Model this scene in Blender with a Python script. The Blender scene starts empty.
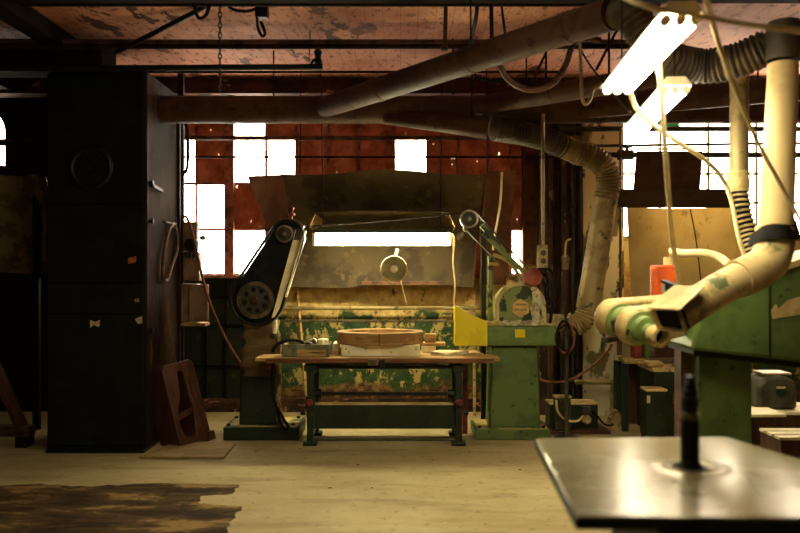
import bpy, bmesh, math, random
from mathutils import Vector as V, Matrix
random.seed(7)
SC = bpy.context.scene
COL = SC.collection
EYE = 1.65
PI = math.pi

def P(px, py, D):
    """world point that lies at depth D (metres from the eye) on the given sight line"""
    return V(((px-400)/800*D, D, EYE-(py-266.5)/800*D))
def X(px, D): return (px-400)/800*D
def Z(py, D): return EYE-(py-266.5)/800*D

# ------------------------------------------------------------------ materials
def lin(h):
    c = [int(h[i:i+2], 16)/255 for i in (0, 2, 4)]
    return tuple((x/12.92 if x <= .04045 else ((x+.055)/1.055)**2.4) for x in c)+(1,)
class NT:
    def __init__(s, name):
        s.m = bpy.data.materials.new(name); s.m.use_nodes = True
        s.t = s.m.node_tree; s.t.nodes.clear()
        s.out = s.n('ShaderNodeOutputMaterial')
    def n(s, ty, **kw):
        nd = s.t.nodes.new(ty)
        for k, v in kw.items():
            if hasattr(nd, k): setattr(nd, k, v)
        return nd
    def l(s, a, b): s.t.links.new(a, b)
    def coord(s, scale=(1, 1, 1)):
        tc = s.n('ShaderNodeTexCoord'); mp = s.n('ShaderNodeMapping')
        s.l(tc.outputs['Object'], mp.inputs['Vector']); mp.inputs['Scale'].default_value = scale
        return mp.outputs[0]
    def noise(s, co, scale, detail=6, rough=.6):
        n = s.n('ShaderNodeTexNoise'); n.inputs['Scale'].default_value = scale
        n.inputs['Detail'].default_value = detail; n.inputs['Roughness'].default_value = rough
        s.l(co, n.inputs['Vector']); return n.outputs[0]
    def step(s, val, a, b):
        r = s.n('ShaderNodeMapRange'); r.clamp = True
        r.inputs[1].default_value = a; r.inputs[2].default_value = b
        s.l(val, r.inputs[0]); return r.outputs[0]
    def math(s, op, a, b=None):
        m = s.n('ShaderNodeMath', operation=op)
        for i, v in enumerate((a, b)):
            if v is None: continue
            if isinstance(v, (int, float)): m.inputs[i].default_value = v
            else: s.l(v, m.inputs[i])
        return m.outputs[0]
    def mix(s, f, a, b):
        m = s.n('ShaderNodeMix', data_type='RGBA')
        for k, v in ((0, f), (6, a), (7, b)):
            if isinstance(v, (tuple, float, int)): m.inputs[k].default_value = v
            else: s.l(v, m.inputs[k])
        return m.outputs[2]
    def bsdf(s, col, rough=.6, metal=0., bump=None, bstr=.2, spec=.4):
        b = s.n('ShaderNodeBsdfPrincipled')
        if isinstance(col, tuple): b.inputs['Base Color'].default_value = col
        else: s.l(col, b.inputs['Base Color'])
        if isinstance(rough, (int, float)): b.inputs['Roughness'].default_value = rough
        else: s.l(rough, b.inputs['Roughness'])
        b.inputs['Metallic'].default_value = metal
        b.inputs['Specular IOR Level'].default_value = spec
        if bump is not None:
            bn = s.n('ShaderNodeBump'); bn.inputs['Strength'].default_value = bstr
            bn.inputs['Distance'].default_value = .01
            s.l(bump, bn.inputs['Height']); s.l(bn.outputs[0], b.inputs['Normal'])
        s.l(b.outputs[0], s.out.inputs[0]); return b

def M(name, c1, c2=None, scale=8, lo=.48, hi=.56, rough=.6, metal=0., c3=None, scale3=30, lo3=.6, hi3=.66, bstr=.25, st=(1, 1, 1), spec=.35):
    t = NT(name); co = t.coord(st)
    n1 = t.noise(co, scale)
    col = lin(c1)
    if c2: col = t.mix(t.step(n1, lo, hi), lin(c1), lin(c2))
    if c3: col = t.mix(t.step(t.noise(co, scale3, 4), lo3, hi3), col, lin(c3))
    t.bsdf(col, rough, metal, n1, bstr, spec)
    return t.m

def emit(name, col, strength):
    t = NT(name); e = t.n('ShaderNodeEmission')
    e.inputs[0].default_value = col; e.inputs[1].default_value = strength
    t.l(e.outputs[0], t.out.inputs[0]); return t.m

MT = {}
def ceiling_mat():
    t = NT('ceiling_boards'); co = t.coord()
    sp = t.n('ShaderNodeSeparateXYZ'); t.l(co, sp.inputs[0])
    fx = t.math('FRACT', t.math('DIVIDE', sp.outputs[0], .145))
    gap = t.math('LESS_THAN', fx, .055)
    n1 = t.noise(t.coord((1.3, .6, 1)), 2.6, 8, .62)
    n2 = t.noise(co, 1.2, 5)
    n3 = t.noise(t.coord((1, .5, 1)), 17, 6, .6)
    c = t.mix(t.step(n2, .35, .65), lin('bc8668'), lin('8e5238'))
    c = t.mix(t.step(n1, .60, .62), c, lin('4a2818'))
    c = t.mix(t.math('MULTIPLY', t.step(n3, .56, .62), .7), c, lin('4a2618'))
    c = t.mix(t.math('MULTIPLY', gap, .45), c, lin('4a2c1e'))
    t.bsdf(c, .8, 0, n1, .3, .2); return t.m
def wall_mat():
    t = NT('back_wall_paint'); co = t.coord()
    sp = t.n('ShaderNodeSeparateXYZ'); t.l(co, sp.inputs[0])
    n1 = t.noise(co, 2.6, 9, .66); n2 = t.noise(co, 9, 8, .65); n3 = t.noise(t.coord((1.5, 1.5, 1.0)), 5.0, 10, .74)
    zz = t.math('ADD', sp.outputs[2], t.math('MULTIPLY', t.math('SUBTRACT', n1, .5), .5))
    base = t.mix(t.step(n2, .4, .62), lin('cdb06a'), lin('a98650'))
    base = t.mix(t.step(n3, .58, .63), base, lin('4c3a22'))
    green = t.mix(t.step(n2, .42, .62), lin('334726'), lin('22331b'))
    green = t.mix(t.step(n3, .525, .56), green, lin('a58c50'))
    c = t.mix(t.step(zz, 1.06, 1.14), green, base)
    br = t.n('ShaderNodeTexBrick'); br.inputs['Scale'].default_value = 4.2
    mp = t.n('ShaderNodeMapping'); tc = t.n('ShaderNodeTexCoord'); t.l(tc.outputs['Object'], mp.inputs[0])
    mp.inputs['Rotation'].default_value = (PI/2, 0, 0); t.l(mp.outputs[0], br.inputs[0])
    br.inputs['Color1'].default_value = lin('5c4126'); br.inputs['Color2'].default_value = lin('463222'); br.inputs['Mortar'].default_value = lin('2c2015')
    brick = t.mix(t.step(n2, .5, .6), br.outputs[0], lin('7a5c34'))
    c = t.mix(t.step(zz, .34, .26), c, brick)
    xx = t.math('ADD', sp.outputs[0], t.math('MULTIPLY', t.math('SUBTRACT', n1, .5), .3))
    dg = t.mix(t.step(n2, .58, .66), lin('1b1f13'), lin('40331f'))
    c = t.mix(t.step(xx, -1.35, -1.6), c, dg)  # left stretch: dark green dado, with its blocked light put into the colour
    up = t.mix(t.step(n3, .5, .6), lin('6b4126'), lin('4a2b1b'))
    up = t.mix(t.step(sp.outputs[0], 2.2, 2.4), up, lin('ccb982'))
    c = t.mix(t.step(zz, 1.62, 1.70), c, up)
    c = t.mix(t.step(sp.outputs[0], -3.0, -3.3), c, lin('1d1610'))  # far left wall stands in the dark; that shade is in the colour
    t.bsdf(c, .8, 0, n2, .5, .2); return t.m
def floor_mat():
    t = NT('dusty_concrete'); co = t.coord()
    n1 = t.noise(co, 1.1, 8, .62); n2 = t.noise(co, 14, 8, .65); n3 = t.noise(t.coord((.5, 2, 1)), 2.2, 7)
    c = t.mix(t.step(n1, .35, .68), lin('aa9a70'), lin('907f56'))
    c = t.mix(t.math('MULTIPLY', t.step(n3, .5, .68), .55), c, lin('6e5e3c'))
    c = t.mix(t.math('MULTIPLY', t.step(n2, .58, .66), .5), c, lin('5a4526'))
    t.bsdf(c, .75, 0, n2, .12, .15); return t.m
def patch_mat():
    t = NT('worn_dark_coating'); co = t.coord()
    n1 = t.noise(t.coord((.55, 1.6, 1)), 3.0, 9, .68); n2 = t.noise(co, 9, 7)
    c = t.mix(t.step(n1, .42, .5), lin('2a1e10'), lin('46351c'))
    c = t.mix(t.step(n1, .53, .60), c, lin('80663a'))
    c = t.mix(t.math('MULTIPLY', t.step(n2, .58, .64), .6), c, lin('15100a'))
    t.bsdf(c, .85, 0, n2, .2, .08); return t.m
def glass_mat(name, tint, dirt, opaq, lo, hi):
    t = NT(name); co = t.coord(); n = t.noise(co, 7, 7, .65)
    tr = t.n('ShaderNodeBsdfTransparent'); tr.inputs[0].default_value = tint
    tl = t.n('ShaderNodeBsdfTranslucent'); tl.inputs[0].default_value = dirt
    df = t.n('ShaderNodeBsdfDiffuse'); df.inputs[0].default_value = dirt
    a = t.n('ShaderNodeMixShader'); a.inputs[0].default_value = .5
    t.l(tl.outputs[0], a.inputs[1]); t.l(df.outputs[0], a.inputs[2])
    b = t.n('ShaderNodeMixShader')
    f = t.math('ADD', t.math('MULTIPLY', t.step(n, lo, hi), 1-opaq), opaq)
    t.l(f, b.inputs[0]); t.l(tr.outputs[0], b.inputs[1]); t.l(a.outputs[0], b.inputs[2])
    t.l(b.outputs[0], t.out.inputs[0]); return t.m
def painted_glass():
    t = NT('painted_window_glass'); co = t.coord(); n = t.noise(co, 5, 8, .7); n2 = t.noise(t.coord((2.2, 1, .8)), 11, 6, .7)
    c = t.mix(t.step(n, .4, .62), lin('a46e54'), lin('7c4a34'))
    df = t.n('ShaderNodeBsdfDiffuse'); t.l(c, df.inputs[0])
    tl = t.n('ShaderNodeBsdfTranslucent'); t.l(c, tl.inputs[0])
    tr = t.n('ShaderNodeBsdfTransparent'); tr.inputs[0].default_value = (.8, .75, .6, 1)
    a = t.n('ShaderNodeMixShader'); a.inputs[0].default_value = .12
    t.l(df.outputs[0], a.inputs[1]); t.l(tl.outputs[0], a.inputs[2])
    b = t.n('ShaderNodeMixShader'); t.l(t.math('MULTIPLY', t.step(n2, .645, .69), .5), b.inputs[0])
    t.l(a.outputs[0], b.inputs[1]); t.l(tr.outputs[0], b.inputs[2]); t.l(b.outputs[0], t.out.inputs[0]); return t.m

MT['ceiling'] = ceiling_mat(); MT['wall'] = wall_mat(); MT['floor'] = floor_mat(); MT['patch'] = patch_mat()
MT['clear'] = glass_mat('dirty_clear_glass', (.93, .93, .93, 1), (.75, .6, .42, 1), .12, .60, .72)
MT['rustglass'] = painted_glass()
MT['frame_red'] = M('rusty_window_steel', 'a86a50', '744432', 9, rough=.7)
MT['frame_pale'] = M('pale_window_steel', 'a08c5c', '6f5c38', 9, rough=.6)
MT['side'] = M('dim_side_wall', '3a2c20', '2a2018', 3, rough=.9)
MT['beam'] = M('flaking_beam_paint', '4a2a1c', '23130c', 5, c3='9a6a50', scale3=9, lo3=.62, hi3=.65, rough=.85, st=(.5, 1, 1))
MT['darkbeam'] = M('dark_beam', '1d1410', '140e0b', 4, rough=.9, spec=.05)
MT['pillar_white'] = M('peeling_pillar_paint', 'd2c69e', '6d6340', 3.2, .53, .57, c3='3b3f24', scale3=6, lo3=.6, hi3=.63, rough=.75, bstr=.5, st=(1, 1, .6))
MT['pillar_brown'] = M('brown_pillar_paint', '54371f', '2c2013', 4, c3='8f7444', scale3=7, lo3=.61, hi3=.64, rough=.7, bstr=.5, st=(1, 1, .5))
MT['cabinet'] = M('dark_green_cabinet_paint', '1b1d16', '161711', 3, c3='2c2618', scale3=12, lo3=.68, hi3=.74, rough=.8, bstr=.1, spec=.03)
MT['cab_side'] = M('brown_stained_steel', '30221a', '1f1610', 2.2, c3='45321f', scale3=8, lo3=.6, hi3=.68, rough=.8, bstr=.1, spec=.05, st=(1, 1, .4))
MT['black'] = M('black_iron', '12110f', '1c1a16', 8, rough=.5, metal=.3)
MT['rubber'] = M('black_rubber', '15120e', '1f1912', 8, rough=.8, spec=.15)
MT['pipe'] = M('dark_pipe_paint', '2a1a12', '180f0b', 7, rough=.7, metal=.0, spec=.1)
MT['pipe_brown'] = M('brown_pipe_paint', '63402a', '3c2518', 7, rough=.6)
MT['pipe_green'] = M('green_pipe_paint', '26301c', '1a2014', 7, rough=.5)
MT['duct'] = M('dull_duct_steel', '4e3524', '3d281b', 3, c3='2c1e14', scale3=10, rough=.65, metal=0., bstr=.1, spec=.15)
MT['duct_tan'] = M('dusty_duct_steel', '9d885a', '7e6a42', 3, c3='4f4428', scale3=8, lo3=.6, hi3=.66, rough=.5, metal=.3, bstr=.15)
MT['flex'] = M('dusty_flex_hose', 'a38c5c', '7a6742', 4, rough=.6, metal=.1)
MT['flex_dark'] = M('dark_flex_hose', '4d3d28', '33281a', 4, rough=.6, metal=.2)
MT['ivory'] = M('ivory_pipe_plastic', 'cdb27a', 'bfa268', 2.2, rough=.5, bstr=.05)
MT['ivory_worn'] = M('worn_ivory_wrap', 'bda672', '9a8250', 4.5, c3='535c34', scale3=6, lo3=.53, hi3=.62, rough=.6)
MT['cream'] = M('cream_enamel', 'c0a870', 'a58a56', 5, c3='6a5a36', scale3=13, lo3=.58, hi3=.66, rough=.5)
MT['hose_cream'] = M('cream_hose_rubber', 'e2cc98', 'd0b87e', 5, rough=.55)
MT['cloth'] = M('sawdust_crusted_cloth', '9a8252', '6b5733', 14, c3='d2bb82', scale3=26, lo3=.6, hi3=.66, rough=.95, bstr=.9)
MT['wrap'] = M('dusty_wrap_cloth', '6a5634', '55432a', 3, c3='8a7246', scale3=16, lo3=.62, hi3=.7, rough=.95, bstr=.5, st=(1, 1, 4))
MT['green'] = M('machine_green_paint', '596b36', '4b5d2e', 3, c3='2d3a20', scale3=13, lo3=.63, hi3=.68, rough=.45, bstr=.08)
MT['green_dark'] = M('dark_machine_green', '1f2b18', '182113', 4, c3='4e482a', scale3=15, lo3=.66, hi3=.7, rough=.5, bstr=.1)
MT['green_worn'] = M('chipped_green_paint', '738046', '2a3219', 7, .53, .55, c3='8b8a50', scale3=24, lo3=.66, hi3=.7, rough=.5, bstr=.3)
MT['green_mid'] = M('faded_green_paint', '687a40', '596a36', 4, c3='33451f', scale3=10, lo3=.62, hi3=.67, rough=.5, bstr=.15)
MT['green_dust'] = M('dusty_green_paint', 'a8905a', '4a6032', 6, .55, .6, rough=.7, bstr=.2)
MT['silver'] = M('crinkled_silver_tape', 'b9ad8c', '8a7f60', 22, rough=.35, metal=.5, bstr=.9)
MT['yellow'] = M('yellow_guard_paint', 'dcc61c', 'd0ba18', 4, c3='c0a41c', scale3=20, lo3=.66, hi3=.7, rough=.45, bstr=.05)
MT['plate'] = M('tan_badge', 'd0a860', 'bd9450', 10, rough=.5)
MT['ink'] = M('dark_print', '4a4032', rough=.7)
MT['faint'] = M('faded_print', '8a744a', rough=.7)
MT['red'] = M('red_oxide', '7c2f1e', '5d2216', 8, rough=.55)
MT['red_light'] = M('faded_red_paint', 'a0523c', '8a4230', 8, rough=.55)
MT['orange'] = M('orange_enamel', 'c9541c', 'b04615', 5, rough=.5)
MT['wood'] = M('worn_bench_wood', 'bb9860', '93703f', 5, c3='5a4024', scale3=18, rough=.75, st=(.3, 4, 4))
MT['wood_red'] = M('bench_edge_wood', '7a4c2c', '5a3820', 6, rough=.75, st=(.3, 4, 4))
MT['wood_ring'] = M('turned_wood', 'a47e4c', '84602f', 5, rough=.6, st=(.4, 2, 2))
MT['wood_mould'] = M('dark_pattern_wood', '4e2c1a', '3a1f0f', 6, c3='6b4428', scale3=20, lo3=.65, hi3=.7, rough=.5, st=(3, 3, .4))
MT['white_wood'] = M('whitened_wood', 'ecdfb4', 'dccb98', 6, c3='6c5a3a', scale3=24, lo3=.7, hi3=.73, rough=.7)
MT['plywood'] = M('reddish_plywood', '6b402a', '553020', 3, rough=.75, st=(1, 1, .3))
MT['hood'] = M('dusty_hood_sheet', '54462e', '3e3220', 2.4, c3='6e5c38', scale3=7, lo3=.58, hi3=.7, rough=.7, bstr=.15)
MT['board_tan'] = M('tan_flat_board', '8e7648', '7c663c', 3, rough=.8)
def thin_card():
    t = NT('tan_translucent_sheet'); co = t.coord(); n = t.noise(co, 2.2, 8, .65)
    c = t.mix(t.step(n, .4, .62), lin('d8c68e'), lin('c4af74')); c = t.mix(t.math('MULTIPLY', t.step(t.noise(co, 7, 6), .62, .7), .5), c, lin('7e6030'))
    df = t.n('ShaderNodeBsdfDiffuse'); t.l(c, df.inputs[0]); tl = t.n('ShaderNodeBsdfTranslucent'); t.l(c, tl.inputs[0])
    a = t.n('ShaderNodeMixShader'); a.inputs[0].default_value = .3
    t.l(df.outputs[0], a.inputs[1]); t.l(tl.outputs[0], a.inputs[2]); t.l(a.outputs[0], t.out.inputs[0]); return t.m
MT['card_tan'] = thin_card()
MT['card_dark'] = M('dark_brown_board', '4a3824', '3c2d1c', 4, rough=.85)
MT['grey_box'] = M('grey_green_tray', '7a7450', '5f5a3c', 7, rough=.65)
MT['elec'] = M('electrical_box_paint', '8d7054', '765a42', 5, rough=.55)
MT['iron'] = M('machined_iron', '958a68', '827654', 2.5, c3='6c6048', scale3=20, lo3=.68, hi3=.74, rough=.21, metal=.3, spec=.8, bstr=.04)
MT['steel'] = M('bare_steel', '8c8068', '6b5f48', 9, rough=.35, metal=.7, bstr=.1)
MT['paper'] = M('yellowed_paper', 'c8b07a', 'b59a62', 12, rough=.9)
MT['paper_red'] = M('orange_paper', 'a05c38', '8c4c2c', 18, rough=.9)
MT['belt'] = M('pale_abrasive_belt', 'efe2b8', 'e2d2a2', 10, rough=.7)
MT['lampwhite'] = M('lamp_enamel', 'd8c8a0', 'ccba90', 6, rough=.4)
MT['lampgrey'] = M('grey_lamp_enamel', 'a59c70', '948a60', 9, rough=.45)
MT['bulbglass'] = M('frosted_bulb', 'efe4c4', rough=.3)
MT['motor'] = M('grey_motor_paint', '4c4838', '3a3628', 6, rough=.5, metal=.2)
MT['cord'] = M('reddish_cord', '7a4a30', '613822', 9, rough=.7)
MT['canvas'] = M('drab_sheet', '84724a', '5c4f30', 5, rough=.6)
MT['tube'] = emit('lit_tube_overhead', (1, .92, .64, 1), 36)
MT['tube_bench'] = emit('lit_tube_bench', (1, .90, .52, 1), 92)
MT['greensign'] = M('green_pane', '1f9a5a', '1a8a50', 5, rough=.4)

# ------------------------------------------------------------------ geometry helpers
def crom(pts, n=8):
    pts = [V(p) for p in pts]
    if len(pts) < 3: return pts
    out = []
    e = [pts[0]*2-pts[1]]+pts+[pts[-1]*2-pts[-2]]
    for i in range(1, len(e)-2):
        a, b, c, d = e[i-1:i+3]
        for k in range(n):
            t = k/n
            out.append(.5*((2*b)+(c-a)*t+(2*a-5*b+4*c-d)*t*t+(3*b-a-3*c+d)*t**3))
    out.append(pts[-1]); return out
def hull2(c1, r1, c2, r2, n=20):
    pts = []
    for c, r in ((c1, r1), (c2, r2)):
        for k in range(n*2):
            a = k*PI/n; pts.append((c[0]+r*math.cos(a), c[1]+r*math.sin(a)))
    pts = sorted(set(pts))
    def half(ps):
        h = []
        for p in ps:
            while len(h) > 1 and (h[-1][0]-h[-2][0])*(p[1]-h[-2][1])-(h[-1][1]-h[-2][1])*(p[0]-h[-2][0]) <= 1e-9: h.pop()
            h.append(p)
        return h
    a = half(pts); b = half(pts[::-1]); return a[:-1]+b[:-1]

class MB:
    def __init__(s): s.bm = bmesh.new(); s.smooth = True
    def _face(s, vs):
        try: return s.bm.faces.new(vs)
        except ValueError: return None
    def box(s, c, size, rot=None, taper=None):
        c = V(c); h = V(size)/2; vs = []
        for z in (-1, 1):
            tx, ty = taper if (taper and z > 0) else (1, 1)
            for x, y in ((-1, -1), (1, -1), (1, 1), (-1, 1)):
                v = V((x*h.x*tx, y*h.y*ty, z*h.z))
                if rot is not None: v = rot @ v
                vs.append(s.bm.verts.new(c+v))
        for f in ((3, 2, 1, 0), (4, 5, 6, 7), (0, 1, 5, 4), (1, 2, 6, 5), (2, 3, 7, 6), (3, 0, 4, 7)):
            s._face([vs[i] for i in f])
        return s
    def bx(s, x0, x1, y0, y1, z0, z1, taper=None):
        return s.box(((x0+x1)/2, (y0+y1)/2, (z0+z1)/2), (abs(x1-x0), abs(y1-y0), abs(z1-z0)), None, taper)
    def bar(s, p, q, w, h=None):
        p, q = V(p), V(q); d = q-p; h = h or w
        z = d.normalized(); x = z.cross(V((0, 0, 1)))
        if x.length < 1e-3: x = V((1, 0, 0))
        x.normalize(); y = z.cross(x)
        m = Matrix((x, y, z)).transposed()
        return s.box((p+q)/2, (w, h, d.length), m)
    def tube(s, pts, r, seg=12, n=8, caps=True, smooth=True, ribs=None, r2=None):
        ps = crom(pts, n) if smooth else [V(p) for p in pts]
        if ribs:                               # resample evenly, ribs = pitch
            L = [0]
            for a, b in zip(ps, ps[1:]): L.append(L[-1]+(b-a).length)
            m = max(4, int(L[-1]/ribs)*4); q = []
            j = 0
            for k in range(m+1):
                d = L[-1]*k/m
                while j < len(ps)-2 and L[j+1] < d: j += 1
                t = (d-L[j])/max(1e-9, L[j+1]-L[j]); q.append(ps[j].lerp(ps[j+1], min(1, t)))
            ps = q
        up = None; rings = []
        for i, p in enumerate(ps):
            t = (ps[min(i+1, len(ps)-1)]-ps[max(i-1, 0)]).normalized()
            if up is None:
                up = t.cross(V((0, 0, 1)))
                if up.length < .05: up = t.cross(V((1, 0, 0)))
            up = (up-t*up.dot(t)).normalized(); w = t.cross(up)
            f = i/max(1, len(ps)-1)
            rr = r if r2 is None else r+(r2-r)*f
            if ribs: rr *= (1.0, 1.05, 1.0, .9)[i % 4]
            rings.append([s.bm.verts.new(p+(up*math.cos(a)+w*math.sin(a))*rr) for a in [2*PI*k/seg for k in range(seg)]])
        for a, b in zip(rings, rings[1:]):
            for k in range(seg): s._face([a[k], a[(k+1) % seg], b[(k+1) % seg], b[k]])
        if caps: s._face(rings[0][::-1]); s._face(rings[-1])
        return s
    def cyl(s, p, q, r, r2=None, seg=20, caps=True): return s.tube([p, q], r, seg, smooth=False, r2=r2, caps=caps)
    def lathe(s, prof, o, axis=(0, 0, 1), seg=28, a0=0, a1=2*PI):
        """prof: list of (radius, height along axis)"""
        o = V(o); z = V(axis).normalized(); x = z.cross(V((0, 1, 0)))
        if x.length < .05: x = z.cross(V((1, 0, 0)))
        x.normalize(); y = z.cross(x); rings = []
        for r, h in prof:
            if r < 1e-5: rings.append([s.bm.verts.new(o+z*h)])
            else: rings.append([s.bm.verts.new(o+z*h+(x*math.cos(a)+y*math.sin(a))*r) for a in [2*PI*k/seg for k in range(seg)]])
        for a, b in zip(rings, rings[1:]):
            for k in range(seg):
                k2 = (k+1) % seg
                if len(a) == 1 and len(b) == 1: continue
                if len(a) == 1: s._face([a[0], b[k2], b[k]])
                elif len(b) == 1: s._face([a[k], a[k2], b[0]])
                else: s._face([a[k], a[k2], b[k2], b[k]])
        return s
    def prism(s, pts, o, u, v, n):
        """2-D outline in (u,v) from o, swept by vector n"""
        o, u, v, n = V(o), V(u), V(v), V(n)
        a = [s.bm.verts.new(o+u*p[0]+v*p[1]) for p in pts]; b = [s.bm.verts.new(x.co+n) for x in a]
        s._face(a); s._face(b[::-1]); k = len(a)
        for i in range(k): s._face([a[i], b[i], b[(i+1) % k], a[(i+1) % k]])
        return s
    def ring(s, outer, inner, o, u, v, n):
        """outline with a hole: both loops have as many points"""
        o, u, v, n = V(o), V(u), V(v), V(n); k = len(outer)
        mk = lambda L, d: [s.bm.verts.new(o+u*p[0]+v*p[1]+d) for p in L]
        z = V((0, 0, 0)); a, b, c, d = mk(outer, z), mk(inner, z), mk(outer, n), mk(inner, n)
        for i in range(k):
            j = (i+1) % k
            s._face([a[i], a[j], b[j], b[i]]); s._face([c[j], c[i], d[i], d[j]])
            s._face([a[j], a[i], c[i], c[j]]); s._face([b[i], b[j], d[j], d[i]])
        return s
    def poly(s, pts, n):
        """solid from a 3-D polygon swept by n"""
        a = [s.bm.verts.new(V(p)) for p in pts]; b = [s.bm.verts.new(V(p)+V(n)) for p in pts]
        s._face(a); s._face(b[::-1]); k = len(a)
        for i in range(k): s._face([a[i], b[i], b[(i+1) % k], a[(i+1) % k]])
        return s
    def sheet(s, f, nu, nv, off):
        """solid curved sheet: f(u,v) front skin, off = vector to the back skin"""
        off = V(off)
        g = [[[s.bm.verts.new(V(f(i/nu, j/nv))+o) for j in range(nv+1)] for i in range(nu+1)] for o in (V((0, 0, 0)), off)]
        A, B = g
        for i in range(nu):
            for j in range(nv):
                s._face([A[i][j], A[i+1][j], A[i+1][j+1], A[i][j+1]]); s._face([B[i][j], B[i][j+1], B[i+1][j+1], B[i+1][j]])
        for i in range(nu):
            s._face([A[i][0], B[i][0], B[i+1][0], A[i+1][0]]); s._face([A[i][nv], A[i+1][nv], B[i+1][nv], B[i][nv]])
        for j in range(nv):
            s._face([A[0][j], A[0][j+1], B[0][j+1], B[0][j]]); s._face([A[nu][j], B[nu][j], B[nu][j+1], A[nu][j+1]])
        return s
    def build(s, name, mat, parent=None, bevel=0, world=False):
        bmesh.ops.recalc_face_normals(s.bm, faces=s.bm.faces)
        base = V((0, 0, 0))
        if parent is not None:
            q = parent
            while q is not None: base += V(q.location); q = q.parent
        elif not world:
            xs = [v.co for v in s.bm.verts]
            mn = [min(c[i] for c in xs) for i in range(3)]; mx = [max(c[i] for c in xs) for i in range(3)]
            base = V(((mn[0]+mx[0])/2, (mn[1]+mx[1])/2, mn[2]))
        for v in s.bm.verts: v.co -= base
        me = bpy.data.meshes.new(name); s.bm.to_mesh(me); s.bm.free()
        me.materials.append(MT[mat] if isinstance(mat, str) else mat)
        o = bpy.data.objects.new(name, me); COL.objects.link(o)
        if parent is not None: o.parent = parent
        else: o.location = base
        for p in me.polygons: p.use_smooth = True
        try: me.set_sharp_from_angle(angle=math.radians(35))
        except Exception: pass
        if bevel:
            m = o.modifiers.new('edge', 'BEVEL'); m.width = bevel; m.segments = 2; m.limit_method = 'ANGLE'; m.angle_limit = math.radians(40)
        return o

def thing(name, label, cat, loc, group=None):
    o = bpy.data.objects.new(name, None); COL.objects.link(o); o.location = loc; o.empty_display_size = .1
    return tag(o, label, cat, group)
def tag(o, label, cat, group=None):
    o['label'] = label; o['category'] = cat
    if group: o['group'] = group
    return o
def struct(mb, name, mat, parent=None, bevel=0):
    o = mb.build(name, mat, parent, bevel, world=True)
    if parent is None: o['kind'] = 'structure'
    return o
def solo(mb, name, mat, label, cat, group=None, bevel=0): return tag(mb.build(name, mat, None, bevel), label, cat, group)

# ================================================================== ROOM
CEIL = 3.70; BY = 9.10; WX0, WX1, FY = -7.0, 6.5, -2.5
struct(MB().bx(WX0-.2, WX1+.2, FY-.2, BY+.3, -.15, 0), 'floor', 'floor')
struct(MB().bx(WX0-.2, WX1+.2, FY-.2, BY+.3, CEIL, CEIL+.15), 'ceiling', 'ceiling')
struct(MB().bx(WX0-.2, WX0, FY, BY, 0, CEIL), 'wall_left', 'side')
struct(MB().bx(WX1, WX1+.2, FY, BY, 0, CEIL), 'wall_right', 'side')
struct(MB().bx(WX0, WX1, FY-.2, FY, 0, CEIL), 'wall_front', 'side')
# back wall with three openings
GD = BY+.10                                                   # glass plane
W1 = (X(150, BY), X(523, BY), 1.553, 3.62)
W2 = (X(622, BY), X(930, BY), 1.98, 3.50)
W3 = (X(-75, BY), X(5, BY), 2.78, 3.52)
mb = MB()
def wallseg(x0, x1, z0, z1): mb.bx(x0, x1, BY, BY+.28, z0, z1)
wallseg(WX0, W3[0], 0, CEIL); wallseg(W3[0], W3[1], 0, W3[2]); wallseg(W3[0], W3[1], W3[3], CEIL)
wallseg(W3[1], W1[0], 0, CEIL); wallseg(W1[0], W1[1], 0, W1[2]); wallseg(W1[0], W1[1], W1[3], CEIL)
wallseg(W1[1], W2[0], 0, CEIL); wallseg(W2[0], W2[1], 0, W2[2]); wallseg(W2[0], W2[1], W2[3], CEIL); wallseg(W2[1], WX1, 0, CEIL)
# arch spandrels of the small window
cx = (W3[0]+W3[1])/2; rr = (W3[1]-W3[0])/2
for sgn in (-1, 1):
    arc = [(sgn*rr*math.sin(a), .34*math.cos(a)) for a in [PI/2*k/10 for k in range(11)]]
    mb.prism([(sgn*rr, .36)]+[(sgn*.0, .36)]+arc, (cx, BY, W3[3]-.34), (1, 0, 0), (0, 0, 1), (0, .28, 0))
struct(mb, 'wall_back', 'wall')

def Xg(px): return X(px, GD)
def Zg(py): return Z(py, GD)
# --- window 1: steel sash, some panes painted over
cols = [(150, 180), (182, 195.5), (197.5, 226), (235, 265), (267.5, 295), (297.5, 327), (329.5, 358), (360, 387), (395.5, 426), (428.5, 457), (459.5, 487), (489.5, 509), (512, 522)]
rows = [(93, 137), (140, 182.5), (185, 228), (230.5, 273.5)]
clear = {(1, 1), (1, 2), (2, 2), (2, 3), (3, 0), (3, 1), (3, 3), (4, 1), (8, 1), (12, 3)}
f = MB(); g = MB(); p = MB()
xe = [c for c in cols]
for i, (a, b) in enumerate(cols):
    for j, (t, u) in enumerate(rows):
        (g if (i, j) in clear else p).bx(Xg(a)-.008, Xg(b)+.008, GD, GD+.006, Zg(u)-.008, Zg(t)+.008)
for i in range(len(cols)-1):
    a, b = cols[i][1], cols[i+1][0]
    w = Xg(b)-Xg(a); big = b-a > 3
    f.bx(Xg(a), Xg(b), GD-(.09 if big else .02), GD+.03, W1[2], W1[3])
for j in range(len(rows)-1):
    f.bx(W1[0], W1[1], GD-.018, GD+.028, Zg(rows[j+1][0]), Zg(rows[j][1]))
f.bx(W1[0], W1[1], GD-.03, GD+.03, W1[2], Zg(273.5)); f.bx(W1[0], W1[1], GD-.03, GD+.03, Zg(93), W1[3])
w = struct(f, 'window_1', 'frame_red')
struct(g, 'clear_glazing', 'clear', w); struct(p, 'painted_glazing', 'rustglass', w)
struct(MB().bx(W1[0]-.03, W1[1]+.03, BY-.07, BY+.1, W1[2]-.035, W1[2]), 'sill', 'frame_red', w)
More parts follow.
